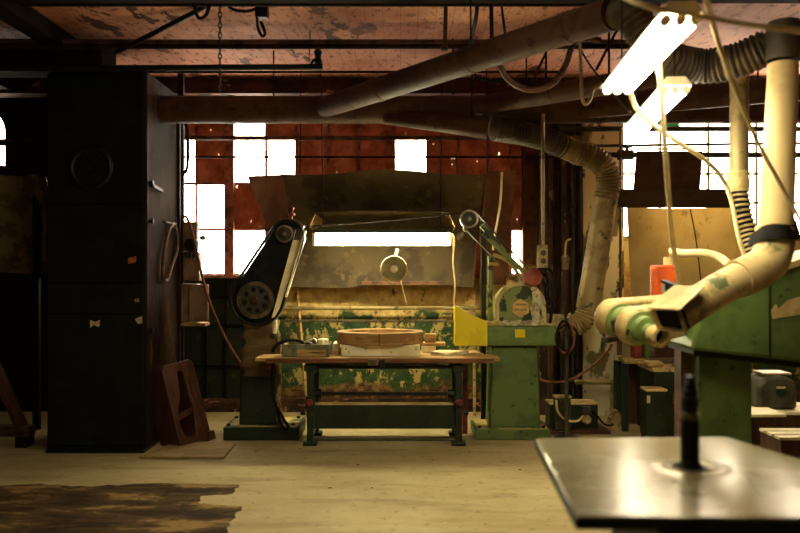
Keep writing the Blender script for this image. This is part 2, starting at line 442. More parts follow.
# --- window 2
f = MB(); g = MB()
for px in (622, 660, 708, 756, 804, 852, 900, 928): f.bx(Xg(px)-.012, Xg(px)+.012, GD-.02, GD+.03, W2[2], W2[3])
for z in (W2[2]+.012, Zg(203), Zg(174), Zg(110), W2[3]-.012): f.bx(W2[0], W2[1], GD-.02, GD+.03, z-.012, z+.012)
g.bx(W2[0], W2[1], GD, GD+.006, W2[2], W2[3])
w = struct(f, 'window_2', 'frame_pale'); struct(g, 'clear_glazing', 'clear', w)
struct(MB().bx(W2[0], W2[1], BY-.05, BY+.1, W2[2]-.04, W2[2]), 'sill', 'frame_pale', w)
struct(MB().bx(Xg(651), Xg(679), GD-.012, GD-.004, Zg(129), Zg(118)), 'green_pane', 'greensign', w)
# --- window 3 (arched, at the dark left side)
f = MB(); g = MB().bx(W3[0], W3[1], GD, GD+.006, W3[2], W3[3])
for px in (-35,): f.bx(Xg(px)-.015, Xg(px)+.015, GD-.02, GD+.03, W3[2], W3[3])
f.bx(W3[0], W3[1], GD-.02, GD+.03, Zg(142), Zg(139)); f.bx(W3[0], W3[1], GD-.02, GD+.03, W3[2], W3[2]+.03)
f.bx(W3[1]-.03, W3[1], GD-.02, GD+.03, W3[2], W3[3])
w = struct(f, 'window_3', 'frame_red'); struct(g, 'clear_glazing', 'clear', w)

# beams, pillars, baseboard
struct(MB().bx(WX0, WX1, 8.68, 8.92, 3.53, CEIL), 'trim_1', 'beam')
struct(MB().bx(WX0, WX1, 5.60, 5.93, 3.60, CEIL), 'trim_2', 'darkbeam')
struct(MB().bx(WX0, X(106, 7.0), 6.9, 7.25, 3.36, 3.60), 'trim_3', 'darkbeam')
for k, x in enumerate((-5.6, -4.3, -3.0)):
    struct(MB().bx(x-.09, x+.09, 3.0, 8.68, 3.56, CEIL), 'trim_%d' % (4+k), 'darkbeam')
struct(MB().bx(X(583, 8.85), X(624, 8.85), 8.85, BY, 0, CEIL), 'trim_7', 'pillar_white')
m = MB(); m.bx(X(541, 8.8), X(583, 8.85), 8.88, BY, 0, CEIL)
for a, b in ((549, 553), (561, 566), (571, 577)): m.bx(X(a, 8.8), X(b, 8.8), 8.80, 8.9, 0, CEIL)
struct(m, 'trim_8', 'pillar_brown')
struct(MB().bx(X(60, BY), X(541, BY), BY-.03, BY, 0, .15), 'baseboard_back', 'beam')
# panelled dark dado between cabinet and sander
m = MB()
for z in (.52, .98, 1.3): m.bx(X(150, BY), X(243, BY), BY-.02, BY, z-.012, z+.012)
for px in (206, 226): m.bx(X(px, BY)-.012, X(px, BY)+.012, BY-.02, BY, .15, 1.5)
struct(m, 'trim_9', 'darkbeam')
# worn coating on the floor, ragged edge
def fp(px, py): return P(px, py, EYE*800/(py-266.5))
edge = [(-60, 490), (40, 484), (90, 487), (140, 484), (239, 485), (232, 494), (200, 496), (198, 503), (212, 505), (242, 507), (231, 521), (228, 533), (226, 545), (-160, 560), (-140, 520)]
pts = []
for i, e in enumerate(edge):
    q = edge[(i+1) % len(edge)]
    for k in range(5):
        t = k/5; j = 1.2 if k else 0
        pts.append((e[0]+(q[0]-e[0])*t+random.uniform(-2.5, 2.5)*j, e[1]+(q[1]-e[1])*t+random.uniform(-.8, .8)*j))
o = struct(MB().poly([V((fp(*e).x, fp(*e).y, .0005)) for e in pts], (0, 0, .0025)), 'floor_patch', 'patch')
tag(o, 'dark worn coating on the concrete floor at left front', 'floor patch'); del o['category']

# ================================================================== LEFT: cabinet and what is around it
CX0, CX1, CY0, CY1 = X(47, 7.1), X(145, 7.1), 7.1, 8.15
CT = Z(71, 7.1)
t = thing('storage_cabinet', 'huge dark green steel cabinet reaching nearly to the ceiling', 'cabinet', ((CX0+CX1)/2, 7.6, 0))
MB().bx(CX0, CX1, CY0, CY1, .03, CT).build('body', 'cabinet', t, .008)
for a, b in ((CT, Z(205, 7.1)), (Z(205, 7.1), Z(283, 7.1)), (Z(283, 7.1), Z(314, 7.1)), (Z(314, 7.1), .06)):
    MB().bx(CX0+.015, CX1-.015, CY0-.018, CY0, b+.006, a-.006).build('front_panel', 'cabinet', t, .004)
m = MB().lathe([(.20, 0), (.20, .03), (.17, .045), (.15, .03), (.05, .03), (.04, .05), (0, .05)], P(92, 168, 7.085), (0, -1, 0))
m.build('fan_port', 'black', t)
MB().bx(CX1, CX1+.006, CY0+.005, CY1-.005, .03, CT).build('side_sheet', 'cab_side', t)
m = MB().bx(CX0, CX1, CY0-.03, CY1, 0, .03); m.build('plinth', 'black', t)
m = MB().bar((CX1+.005, CY1-.02, .03), (CX1+.005, CY1-.02, CT), .05, .05).bar((CX1+.005, CY0+.03, .03), (CX1+.005, CY0+.03, CT), .02)
m.build('corner_angle', 'pipe', t)
m = MB()
for z in (Z(222, 7.3), Z(330, 7.3), Z(184, 7.3)): m.cyl((CX1, 7.2, z), (CX1+.03, 7.2, z), .018).cyl((CX1+.03, 7.2, z), (CX1+.045, 7.2, z), .026)
m.build('bolt', 'black', t)
q = P(152, 186, 7.25); m = MB().bar((CX1+.03, 7.22, q.z), (CX1+.03, 7.5, q.z-.02), .03).cyl((CX1, 7.22, q.z), (CX1+.04, 7.22, q.z), .014).cyl((CX1, 7.5, q.z-.02), (CX1+.04, 7.5, q.z-.02), .014)
m.build('side_handle', 'black', t)
def sticker(pts, D, name, mat, parent): MB().poly([P(a, b, D) for a, b in pts], (0, .004, 0)).build(name, mat, parent)
sticker([(128, 258), (136, 256), (136, 262), (128, 264)], 7.078, 'sticker', 'paper_red', t)
sticker([(90, 320), (95, 322), (100, 320), (99, 327), (94, 325), (90, 328)], 7.078, 'sticker', 'paper', t)
sticker([(135, 319), (142, 316), (142, 323), (138, 324)], 7.078, 'sticker', 'paper', t)
sticker([(134, 299), (139, 298), (139, 302), (135, 302)], 7.078, 'sticker', 'board_tan', t)

# strap loop on the cabinet side
sx = CX1+.035
pt = lambda y, z: V((sx, y, z))
def side(px, py):                        # point on the plane of the cabinet side
    D = sx*800/(px-400); return V((sx, D, Z(py, D)))
loop = [side(*c) for c in ((174, 223), (168, 232), (164, 255), (163, 277), (167, 280), (172, 265), (177, 250), (177, 235), (174.5, 224))]
m = MB().tube(loop, .018, 8, 8)
o = solo(m, 'webbing_strap', 'pipe_brown', 'brown looped strap hanging on the side of the dark cabinet', 'strap')
a = side(166, 222); solo(MB().tube([a-V((.03, 0, 0)), a, side(174, 224)+V((.012, 0, .0)), side(175, 221)+V((.012, 0, .02))], .009, 8), 'wall_hook', 'black', 'small black hook the looped strap hangs from', 'hook')

# electrical gear on the post behind the cabinet
PX = X(181, 8.3)
solo(MB().bx(PX-.03, PX+.03, 8.27, 8.33, 0, CEIL), 'conduit_post', 'pipe', 'dark square post rising to the ceiling beside the cabinet', 'post')
t = thing('fuse_box', 'pale tan electrical box mounted low on the dark post', 'electrical box', P(196, 325, 8.2))
MB().bx(PX+.03, X(197, 8.2), 8.18, 8.34, Z(322, 8.2), Z(284, 8.2)).build('body', 'elec', t, .01)
MB().bx(X(189, 8.15), X(208.5, 8.15), 8.13, 8.18, Z(321, 8.15), Z(284.5, 8.15)).build('cover', 'elec', t, .012)
MB().bx(PX+.03, X(206, 8.2), 8.17, 8.36, Z(326, 8.2), Z(323, 8.2)).build('shelf', 'wood', t)
t = thing('switch_gear', 'grey meter and switch box above the tan electrical box', 'switch box', P(192, 280, 8.3))
MB().bx(PX+.03, X(200, 8.3), 8.27, 8.38, Z(281, 8.3), Z(252, 8.3)).build('body', 'elec', t, .008)
MB().bx(PX+.03, X(198, 8.3), 8.25, 8.36, Z(251, 8.3), Z(222, 8.3)).build('meter_box', 'elec', t, .008)
MB().lathe([(.07, 0), (.07, .05), (.06, .07), (0, .07)], P(192, 245, 8.25), (0, -1, 0)).build('dial', 'black', t)
m = MB()
for k in range(4): m.cyl(P(186+k*4, 252, 8.24), P(186+k*4, 258, 8.24), .012)
m.build('fuse', 'black', t)
MB().lathe([(.02, 0), (.028, .03), (.02, .05), (0, .05)], P(200.5, 238, 8.25), (1, -.3, 0)).build('cap', 'steel', t)
(lambda m: m.build('cord', 'cord', t))(MB().tube([P(183, 217, 8.2), P(187, 218, 8.15), P(193, 235, 8.1), P(199, 262, 8.08), P(209, 300, 8.1), P(224, 335, 8.3), P(240, 362, 8.6), P(250, 376, 8.9)], .014, 8))
solo(MB().tube([P(183, 122, 8.2), P(187, 128, 8.15), P(188, 150, 8.15), P(187, 168, 8.15), P(183, 175, 8.2)], .016, 8), 'loose_cord', 'rubber', 'short black cord looping beside the post at window height', 'cord')

# wooden pattern leaning on the cabinet
t = thing('wooden_mould', 'dark wooden mould with curved cut-outs leaning against the cabinet', 'mould', P(180, 452, 7.2))
H = .79; Wd = .41; Th = .25
lean = Matrix.Rotation(math.radians(-15), 3, 'Y'); yaw = Matrix.Rotation(math.radians(59), 3, 'Z')
R = Matrix.Rotation(math.radians(59), 3, 'Z')
un = V((.47, .883, 0)); nn = V((.883, -.47, 0)); axl = V((-.26, .05, .965)).normalized()   # face width, face normal, leaning height
nn = (nn-axl*nn.dot(axl)).normalized(); un = axl.cross(nn).normalized()
if un.y < 0: un = -un
o0 = P(182, 452, 7.25)+V((0, 0, .01))
outer = []; inner = []; K = 48
for k in range(K):
    a = 2*PI*k/K; c, s_ = math.cos(a), math.sin(a)
    sc_ = min(Wd/2/max(1e-6, abs(c)), H/2/max(1e-6, abs(s_)))
    outer.append((Wd/2+c*sc_, H/2+s_*sc_))
    sg = lambda q, e: math.copysign(abs(q)**e, q)
    v = sg(s_, .85)*.31; lobe = .055 if v > .02 else .10; wv = lobe if abs(v-.02) > .05 else .055+.045*(.5-(v-.02)/.1)
    inner.append((Wd/2-.02+sg(c, .55)*wv+.03*math.sin(v*7), H/2+v))
m = MB().ring(outer, inner, o0, un, axl, -nn*Th); m.build('body', 'wood_mould', t, .008)
m = MB().prism([(.0+.05, .05), (Wd-.05, .05), (Wd-.05, H-.05), (.05, H-.05)], o0-nn*(Th-.03), un, axl, -nn*.02); m.build('back_board', 'wood_mould', t)
m = MB().prism([(.06, .26), (.32, .30), (.32, .35), (.06, .315)], o0-nn*.02, un, axl, -nn*.05); m.build('cross_bar', 'wood_mould', t, .006)
m = MB().tube([o0+un*(Wd/2+.125+.025*math.sin(k*.9))+axl*(.13+.072*k)+nn*.004 for k in range(8)], .013, 8); m.build('moulding', 'wood_mould', t)
m = MB().prism([(.33, -.005), (Wd+.02, -.005), (Wd+.02, .08), (.37, .08)], o0+nn*.03, un, axl, -nn*.06); m.build('foot_block', 'wood_mould', t, .005)
m = MB().poly([V((fp(*e).x, fp(*e).y, .004)) for e in ((139, 459), (224, 459.5), (236, 445), (178, 443))], (0, 0, .018))
solo(m, 'flat_board', 'board_tan', 'thin tan board lying on the floor under the leaning mould', 'board')

# dark far left
f_ = lambda u, v: P(-40+86*u, 171+6*u+100*v, 7.9)+V((0, .25*math.sin(v*PI/2)+.15*math.sin(u*PI), 0))
t = thing('sheet_metal_guard', 'drab curved sheet metal guard standing left of the dark cabinet', 'guard', P(10, 440, 7.9)*1)
t.location.z = 0
MB().sheet(f_, 10, 8, (0, .012, 0)).build('skin', 'canvas', t)
for px in (-30, 30): MB().bar((X(px, 7.95), 8.1, 0), (X(px, 7.95), 8.1, Z(190, 8.1)), .06).build('leg', 'black', t)
solo(MB().tube([P(30, 176, 7.6), P(37, 178, 7.55), P(42, 190, 7.55), P(46, 215, 7.6), P(44, 260, 7.7)], .02, 8), 'drooping_cord', 'canvas', 'drab cord drooping over the curved guard by the cabinet', 'cord')
solo(MB().cyl(V((WX0, 8.6, Z(143, 8.6))), V((X(120, 8.6), 8.6, Z(143, 8.6))), .03), 'wall_pipe', 'pipe', 'dark horizontal pipe crossing the arched window behind the cabinet', 'pipe')
t = thing('timber_trestle', 'low timber trestle with a sloping brace at the far left edge', 'trestle', (X(5, 7.3), 7.35, 0))
MB().bar(P(-22, 330, 7.4), P(26, 436, 7.35), .13, .06).build('brace', 'wood_mould', t, .004)
MB().bx(X(-40, 7.3), X(30, 7.3), 7.28, 7.42, .1, .19).build('rail', 'wood_mould', t, .004)
for px in (-30, 22): MB().bx(X(px, 7.3)-.05, X(px, 7.3)+.05, 7.27, 7.44, 0, .1).build('foot', 'black', t)
MB().bar(P(4, 434, 7.25), P(24, 428, 7.25), .03).build('peg', 'wood_mould', t)
MB().bx(X(-45, 7.4), X(-28, 7.4), 7.36, 7.48, .19, 1.1).build('post', 'wood_mould', t)

# ================================================================== CENTRE: dust hood, sander, grinder, bench
def hoodf(u, v):                          # back panel: flared forward at the top
    top = P(281+207*u, 174+2.5*math.sin(u*PI*1.0)*-1+2*math.sin(u*9), 8.05); bot = P(290+184*u, 286+2*math.sin(u*7), 8.85)
    e = v*v*(3-2*v)*.35+v*.65
    q = top.lerp(bot, v); q.y = top.y+(bot.y-top.y)*math.sin(min(1, v)*PI/2)
    return q
t = thing('dust_hood', 'large dusty sheet metal hood board behind the bench lamp', 'dust hood', (0, 8.6, Z(286, 8.85)))
MB().sheet(hoodf, 24, 14, (0, .015, 0)).build('back_panel', 'hood', t)
def wl(u, v):
    a = P(247+36*u, 176-1.5*u, 7.8+.25*u); b = P(283+12*u, 268, 8.55+.1*u); return a.lerp(b, v)
MB().sheet(wl, 4, 8, (0, .015, 0)).build('side_panel', 'plywood', t)
def wr(u, v):
    a = P(486+30*u, 171-1*u, 8.0-.12*u); b = P(479+27*u, 285, 8.8-.05*u); return a.lerp(b, v)
MB().sheet(wr, 4, 8, (0, .015, 0)).build('side_panel', 'plywood', t)
for uu in (.004, .996): MB().tube([V(hoodf(uu, k/8))-V((0, .008, 0)) for k in range(9)], .012, 6).build('seam_strip', 'pipe_brown', t)
m = MB().bar(P(362, 283, 8.78), P(448, 283, 8.78), .05, .04); m.build('lower_ledge', 'pipe_brown', t)
for a in (487, 300): MB().bar(P(a, 173, 8.03), V((X(a, 8.03), 8.1, CEIL)), .010).build('hanging_wire', 'pipe', t)
solo(MB().tube([P(502, 172, 7.85), P(500, 205, 7.9), P(494, 240, 7.9), P(493, 250, 7.9)], .012, 6), 'thin_hanging_cord', 'hose_cream', 'thin cream cord hanging down over the right wing of the hood', 'cord')

# bench lamp
LD = 8.2
t = thing('bench_light', 'lit fluorescent strip light hanging above the workbench', 'lamp', P(382, 246, LD))
x0, x1 = X(313, LD), X(452, LD)
z0, z1 = Z(246, LD), Z(233, LD)
zc = (z0+z1)/2
MB().bx(x0+.01, x1-.01, LD+.022, LD+.09, zc-.05, zc+.062).bx(x0+.01, x1-.01, LD-.075, LD+.10, zc+.066, zc+.10).build('housing', 'pipe_green', t, .004)
for dz in (-.032, .030):
    MB().cyl((x0+.03, LD-.01, zc+dz), (x1-.03, LD-.01, zc+dz), .028, seg=16).build('tube', 'tube_bench', t)
for xx in (x0+.012, x1-.012): MB().bx(xx-.016, xx+.016, LD-.04, LD+.05, zc-.065, zc+.065).build('end_cap', 'lampwhite', t, .005)
m = MB()
def refl(u, v): return V((x0+.02+(x1-x0-.04)*u, LD+.20-.36*v, Z(229, LD)+.17*math.sin(v*PI*.5)-.02*(2*u-1)**2*v))
MB().sheet(refl, 12, 8, (0, .006, .01)).build('reflector', 'hood', t)
for xx, d in ((x0+.01, -1), (x1-.01, 1)):
    MB().poly([V((xx+d*.02, LD+.20, Z(230, LD))), V((xx+d*.03, LD-.14, Z(230, LD)+.03)), V((xx-d*.03, LD-.16, Z(213, LD)-.02)), V((xx-d*.12, LD+.10, Z(221, LD)))], (d*.008, 0, 0)).build('reflector_end', 'board_tan', t)
for px in (324, 440): MB().cyl(V((X(px, LD), LD-.1, Z(233, LD)+.09)), V((X(px, LD), 7.85, CEIL)), .006, seg=6).build('hanging_wire', 'pipe', t)
MB().tube([P(452, 234, 8.16), P(454.5, 240, 8.12), P(453, 262, 8.1), P(455, 285, 8.1), P(454, 306, 8.1), P(457, 318, 8.05)], .009, 6).build('cord', 'hose_cream', t)
# clip lamp with round shade
t = thing('reflector_lamp', 'small round unlit reflector lamp hanging under the strip light', 'lamp', P(395, 282, 8.1))
c = P(394, 270, 8.06); ax = V((.0, -1, .12)).normalized()
MB().lathe([(.03, .0), (.05, -.005), (.09, .03), (.122, .09), (.128, .095), (.118, .088), (.085, .038), (.03, .012), (0, .012)], c, ax).build('shade', 'lampgrey', t)
MB().lathe([(.121, .088), (.129, .086), (.134, .094), (.129, .102), (.121, .098), (.121, .088)], c, ax).build('shade_rim', 'cream', t)
MB().lathe([(.0, .11), (.022, .105), (.04, .075), (.034, .045), (.02, .02), (.02, .012)], c, ax).build('bulb', 'bulbglass', t)
MB().tube([c-ax*.005, c-ax*.06+V((.01, 0, .03)), P(395.5, 258, 8.17), P(397.5, 249, 8.19)], .016, 10).build('arm', 'lampwhite', t)
MB().tube([P(400, 278, 8.06), P(403, 290, 8.08), P(407, 305, 8.1)], .005, 6).build('pull_cord', 'hose_cream', t)
solo(MB().tube([P(306, 226.5, 7.75), P(330, 225, 7.78), P(400, 219.5, 7.78), P(462, 213, 7.75)], .007, 6), 'drive_cable', 'pipe', 'thin dark cable running from the left sander head to the idler wheel', 'cable')

# wall rails behind bench
solo(MB().cyl(P(268, 308, 8.95), P(490, 308, 8.95), .022), 'level_pipe', 'duct_tan', 'dusty thin pipe fixed along the wall behind the bench', 'pipe')
# stroke belt = lower run of the long abrasive belt
solo(MB().bar(P(281.5, 321, 7.78), P(454, 321, 7.72), .05, .020), 'abrasive_belt', 'steel', 'thin straight abrasive belt stretched level between the two machines', 'belt')
for i, (px, py0, py1, lab) in enumerate(((301, 262, 309, 'narrow wooden stick leaning on the wall beside the sander head'), (473.5, 258, 318, 'narrow wooden batten leaning on the wall behind the yellow guard'))):
    solo(MB().bar(V((X(px+(7 if i == 0 else 1), 8.86), 8.86, .0)), P(px-(6 if i == 0 else 0), py0, 9.05), .03, .02), 'wooden_batten', 'wood', lab, 'batten')

# ---- left belt sander
D0 = 7.58
t = thing('belt_sander', 'upright belt sander with black tilted head on a wrapped column', 'sander', (X(261, 7.8), 7.85, 0))
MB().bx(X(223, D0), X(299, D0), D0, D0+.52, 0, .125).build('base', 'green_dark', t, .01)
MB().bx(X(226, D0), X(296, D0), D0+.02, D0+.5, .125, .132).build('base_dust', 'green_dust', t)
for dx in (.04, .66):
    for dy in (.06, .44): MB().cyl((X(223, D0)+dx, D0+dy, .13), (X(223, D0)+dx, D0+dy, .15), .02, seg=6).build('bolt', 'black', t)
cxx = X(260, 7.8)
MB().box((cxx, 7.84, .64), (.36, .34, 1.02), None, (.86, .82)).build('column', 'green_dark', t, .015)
def wrap(u, v):
    a = 2*PI*u; cc, ss = math.cos(a), math.sin(a)
    e = 5; k = (abs(cc)**e+abs(ss)**e)**(-1/e); b = .012*math.sin(v*23+a*2)+.008*math.sin(a*5+v*11)
    sc2 = 1.0-.13*(1-v)
    return V((cxx+.006+(.175*sc2+.010+b*.7)*cc*k, 7.84+(.17*sc2+.012+b)*ss*k, 1.12-.52*v))
MB().sheet(wrap, 40, 24, (0, 0, .004)).build('cloth_wrap', 'wrap', t)
MB().tube([P(276, 333, 7.72), P(279, 345, 7.7), P(277, 360, 7.69), P(279.5, 380, 7.68), P(278, 400, 7.67), P(281, 415, 7.66), P(280, 425, 7.66)], .024, 8).build('cloth_edge', 'cloth', t)
MB().bx(cxx-.13, cxx+.13, 7.72, 7.98, 1.1, 1.24).build('neck', 'black', t, .01)
HD = 7.62
c1 = P(257, 299, HD); c2 = P(287, 237, HD)
pxm = HD/800
loop = hull2((c1.x, c1.z), 25*pxm, (c2.x, c2.z), 15.5*pxm)
MB().prism(loop, (0, HD+.02, 0), (1, 0, 0), (0, 0, 1), (0, .26, 0)).build('housing', 'black', t, .012)
rim = hull2((c1.x, c1.z), 26*pxm, (c2.x, c2.z), 16.5*pxm); n_ = len(rim)
cen = ((c1.x+c2.x)/2, (c1.z+c2.z)/2)
rin = hull2((c1.x, c1.z), 23.5*pxm, (c2.x, c2.z), 14*pxm)
MB().tube([V((a, HD-.01, b)) for a, b in rim+rim[:1]], .014, 8, smooth=False).build('housing_rim', 'black', t)
def wheel(c, r, n, parent, mats, nm):
    w = MB().lathe([(0, .035), (r*.25, .035), (r*.28, .02), (r*.78, .012), (r*.84, .03), (r*.97, .03), (r, .02), (r, -.03)], c, (0, -1, 0)).build(nm, mats[0], parent)
    MB().lathe([(r*.80, .031), (r*.80, .036), (r*1.0, .034), (r*1.0, .0)], c, (0, -1, 0)).build('wheel_rim', mats[1], w)
    h = MB()
    for k in range(n):
        a = 2*PI*k/n+.2; h.cyl(V(c)+V((math.cos(a)*r*.58, -.019, math.sin(a)*r*.58)), V(c)+V((math.cos(a)*r*.58, -.010, math.sin(a)*r*.58)), r*.13, seg=14)
    if n: h.build('lightening_hole', 'rubber', w)
    MB().lathe([(r*.2, .03), (r*.2, .06), (r*.1, .07), (0, .07)], c, (0, -1, 0)).build('hub', mats[2], w)
wheel(V((X(256, HD), HD-.01, Z(300, HD))), 18.5*pxm, 8, t, ('motor', 'steel', 'wood_mould'), 'drive_wheel')
wheel(V((X(285, HD), HD-.01, Z(234, HD))), 8.8*pxm, 0, t, ('motor', 'steel', 'steel'), 'idler_wheel')
MB().poly([P(295.5, 230, HD-.05), P(303.5, 230, HD+.02), P(279.5, 316, HD+.02), P(271.5, 318, HD-.05)], (-.005, .05, 0)).build('platen', 'belt', t, .004)
MB().bar(P(305.5, 231, HD+.02), P(286, 297, HD+.02), .10, .012).build('belt', 'belt', t)
MB().poly([P(294.5, 229, HD-.045), P(303, 229, HD-.045), P(300, 240, HD-.045), P(291.5, 239.5, HD-.045)], (0, .03, 0)).build('clamp', 'motor', t, .003)
MB().tube([P(280, 221.5, HD+.1), P(295, 221, HD+.1), P(304, 227, HD+.1)], .016, 8).build('top_bracket', 'steel', t)
MB().lathe([(.012, 0), (.012, .06), (.035, .065), (.035, .085), (.012, .09), (.016, .12), (.02, .14), (0, .15)], P(291, 222, HD+.1), (0.1, 0, 1), 12).build('tension_knob', 'red', t)
MB().tube([P(275, 320, HD+.04), P(275, 328, HD+.04), P(274, 333, HD+.05)], .022, 8).build('dust_spout', 'belt', t)
solo(MB().tube([P(272, 352, 7.29), P(278, 344, 7.3), P(290, 340, 7.36), P(300, 341, 7.42), P(303, 343, 7.46)], .016, 8), 'air_hose', 'rubber', 'black hose curving out of the grey tray over the bench end', 'hose')
solo(MB().tube([P(273, 362, 7.5), P(272, 380, 7.5), P(275, 402, 7.52), P(283, 418, 7.5), P(288, 426, 7.52), P(287, 430, 7.54), P(281, 424, 7.52), P(277, 410, 7.53)], .014, 8), 'power_cable', 'rubber', 'black looped cable hanging beside the wrapped sander column', 'cable')

# ---- bench
TZ = .815; BF = 7.30
t = thing('workbench', 'long low sanding bench with slatted top and green iron frame', 'workbench', (X(382, 7.7), 7.75, 0))
bxl, bxr = X(255, BF), X(500, BF)
lw = MB()
ny = 6; y = BF
lefts = [0, .0, .015, .245, .25, .25, .25, .25, .25]; rights = [0, 0, .02, .11, .13, .15, .15, .15, .15]
for k in range(ny):
    MB().bx(bxl+lefts[k], bxr-rights[k], y+.004, y+.106, TZ-.03, TZ).build('top_plank', 'wood', t, .004)
    y += .11
MB().bx(bxl+.1, bxr-.05, BF-.012, BF+.003, TZ-.046, TZ-.004).build('top_edge', 'wood_red', t, .004)
MB().bx(bxl+.55, bxr-.55, BF+.1, 7.9, TZ-.075, TZ-.032).build('top_batten', 'black', t)
MB().bx(X(368, BF), X(378, BF), BF-.03, BF+.02, TZ-.065, TZ-.012).build('clamp_plate', 'steel', t, .003)
MB().bx(X(380, BF), X(385, BF), BF-.03, BF+.02, TZ-.085, TZ-.012).build('clamp_block', 'black', t, .003)
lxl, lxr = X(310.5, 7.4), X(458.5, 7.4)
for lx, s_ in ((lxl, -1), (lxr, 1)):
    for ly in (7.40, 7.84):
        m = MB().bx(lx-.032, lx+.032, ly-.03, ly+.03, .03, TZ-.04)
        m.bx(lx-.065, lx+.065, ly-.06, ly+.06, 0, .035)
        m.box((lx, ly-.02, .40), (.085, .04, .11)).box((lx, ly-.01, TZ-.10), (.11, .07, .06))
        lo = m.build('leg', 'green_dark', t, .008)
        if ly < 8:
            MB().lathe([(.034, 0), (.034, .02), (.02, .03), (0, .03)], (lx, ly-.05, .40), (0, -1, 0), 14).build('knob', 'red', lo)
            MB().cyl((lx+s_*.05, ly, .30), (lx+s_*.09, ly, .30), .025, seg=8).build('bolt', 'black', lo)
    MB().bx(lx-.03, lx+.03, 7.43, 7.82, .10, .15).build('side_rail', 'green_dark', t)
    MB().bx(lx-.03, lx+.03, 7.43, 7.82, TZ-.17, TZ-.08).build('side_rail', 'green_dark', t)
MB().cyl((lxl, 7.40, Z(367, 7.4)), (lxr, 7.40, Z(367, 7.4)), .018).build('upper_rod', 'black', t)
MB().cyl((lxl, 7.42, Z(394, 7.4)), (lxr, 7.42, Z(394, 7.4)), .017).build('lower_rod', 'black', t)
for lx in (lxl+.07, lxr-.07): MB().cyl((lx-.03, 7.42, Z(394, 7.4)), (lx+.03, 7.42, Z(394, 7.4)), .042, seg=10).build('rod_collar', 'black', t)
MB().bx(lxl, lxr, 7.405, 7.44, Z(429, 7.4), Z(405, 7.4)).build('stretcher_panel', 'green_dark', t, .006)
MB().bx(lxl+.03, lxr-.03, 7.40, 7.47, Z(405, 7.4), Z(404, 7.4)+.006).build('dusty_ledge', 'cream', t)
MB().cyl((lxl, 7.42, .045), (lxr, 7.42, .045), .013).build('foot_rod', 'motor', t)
MB().bar((lxr+.10, 7.90, .0), (lxr+.10, 7.88, TZ-.03), .05, .03).build('red_stay', 'red', t)
# ---- things on the bench
TT = TZ+.0005
def put(mb, *a, **k): return solo(mb, *a, **k)
t = thing('parts_tray', 'grey-green wooden tray of odds and ends on the left bench end', 'tray', (X(306, 7.45), 7.5, TT))
tx0, tx1, ty0, ty1 = X(282, 7.36), X(329, 7.36), 7.37, 7.72
MB().bx(tx0, tx1, ty0, ty0+.015, TT, TT+.115).build('front', 'grey_box', t, .003)
MB().bx(tx0, tx1, ty1-.015, ty1, TT, TT+.115).build('back', 'grey_box', t, .003)
for xx in (tx0, tx1-.015): MB().bx(xx, xx+.015, ty0+.015, ty1-.015, TT, TT+.115).build('side', 'grey_box', t)
MB().bx(tx0+.015, tx1-.015, ty0+.015, ty1-.015, TT, TT+.012).build('bottom', 'grey_box', t)
MB().bx(tx0+.14, tx1-.03, ty0-.004, ty0, TT+.008, TT+.066).build('label_strip', 'wood', t)
zt = TT+.013
put(MB().bx(tx1-.12, tx1-.05, ty0+.05, ty0+.12, zt, zt+.15), 'sanding_block', 'white_wood', 'pale cube-like sanding block standing in the grey tray', 'sanding block', bevel=.02)
put(MB().bx(tx0+.02, tx0+.17, ty0+.03, ty0+.15, zt, zt+.085), 'felt_pad', 'canvas', 'drab felt pad at the left end inside the grey tray', 'pad', bevel=.02)
put(MB().lathe([(.0, 0), (.06, 0), (.065, .05), (.05, .09), (.03, .115), (0, .12)], (tx0+.235, ty0+.1, zt), seg=16), 'tape_roll', 'black', 'dark round lump in the middle of the grey tray', 'roll')
put(MB().tube([(tx0+.16, ty0+.22, zt+.09), (tx0+.26, ty0+.24, zt+.12), (tx1-.14, ty0+.22, zt+.1)], .02, 8).bx(tx0+.15, tx1-.13, ty0+.18, ty0+.26, zt, zt+.085), 'steel_tool', 'steel', 'shiny tool lying across the back of the grey tray', 'tool')
put(MB().lathe([(0, 0), (.035, 0), (.03, .05), (.045, .1), (.045, .13), (0, .14)], (tx1-.07, ty0+.25, zt), seg=12), 'turned_peg', 'white_wood', 'pale turned peg in the back right corner of the grey tray', 'peg')
# white block, ring
bx0, bx1 = X(342, 7.42), X(420, 7.42)
m = MB().bx(bx0, bx1, 7.42, 7.80, TT, TT+.105)
o = tag(m.build('support_block', 'white_wood', None, .006), 'long whitened wooden block lying on the bench under the oval ring', 'block')
h = MB()
for px in (346, 349, 366, 391, 416): h.cyl(P(px, 349+3*(px % 2), 7.4195), P(px, 349+3*(px % 2), 7.424), .008, seg=10)
h.build('drilled_hole', 'ink', o)
K = 64; cxr = X(380, 7.62); yr = 7.64
def ell(a, b): return [(a*math.cos(2*PI*k/K)*(1+.02*math.cos(4*PI*k/K)), b*math.sin(2*PI*k/K)) for k in range(K)]
t = thing('wooden_ring', 'oval wooden ring frame lying on the whitened block', 'ring', (cxr, yr, TT+.106))
MB().ring(ell(.405, .30), ell(.335, .235), (cxr, yr, TT+.106), (1, 0, 0), (0, 1, 0), (0, 0, .115)).build('body', 'wood_ring', t, .008)
MB().bx(cxr-.004, cxr+.004, yr-.303, yr-.29, TT+.108, TT+.219).build('joint', 'wood_mould', t)
put(MB().bx(X(425, 7.75), X(436, 7.75), 7.78, 7.86, TT+.001+.092, TT+.18), 'corner_offcut', 'wood_ring', 'small wood offcut standing at the right end of the oval ring', 'offcut', bevel=.006)
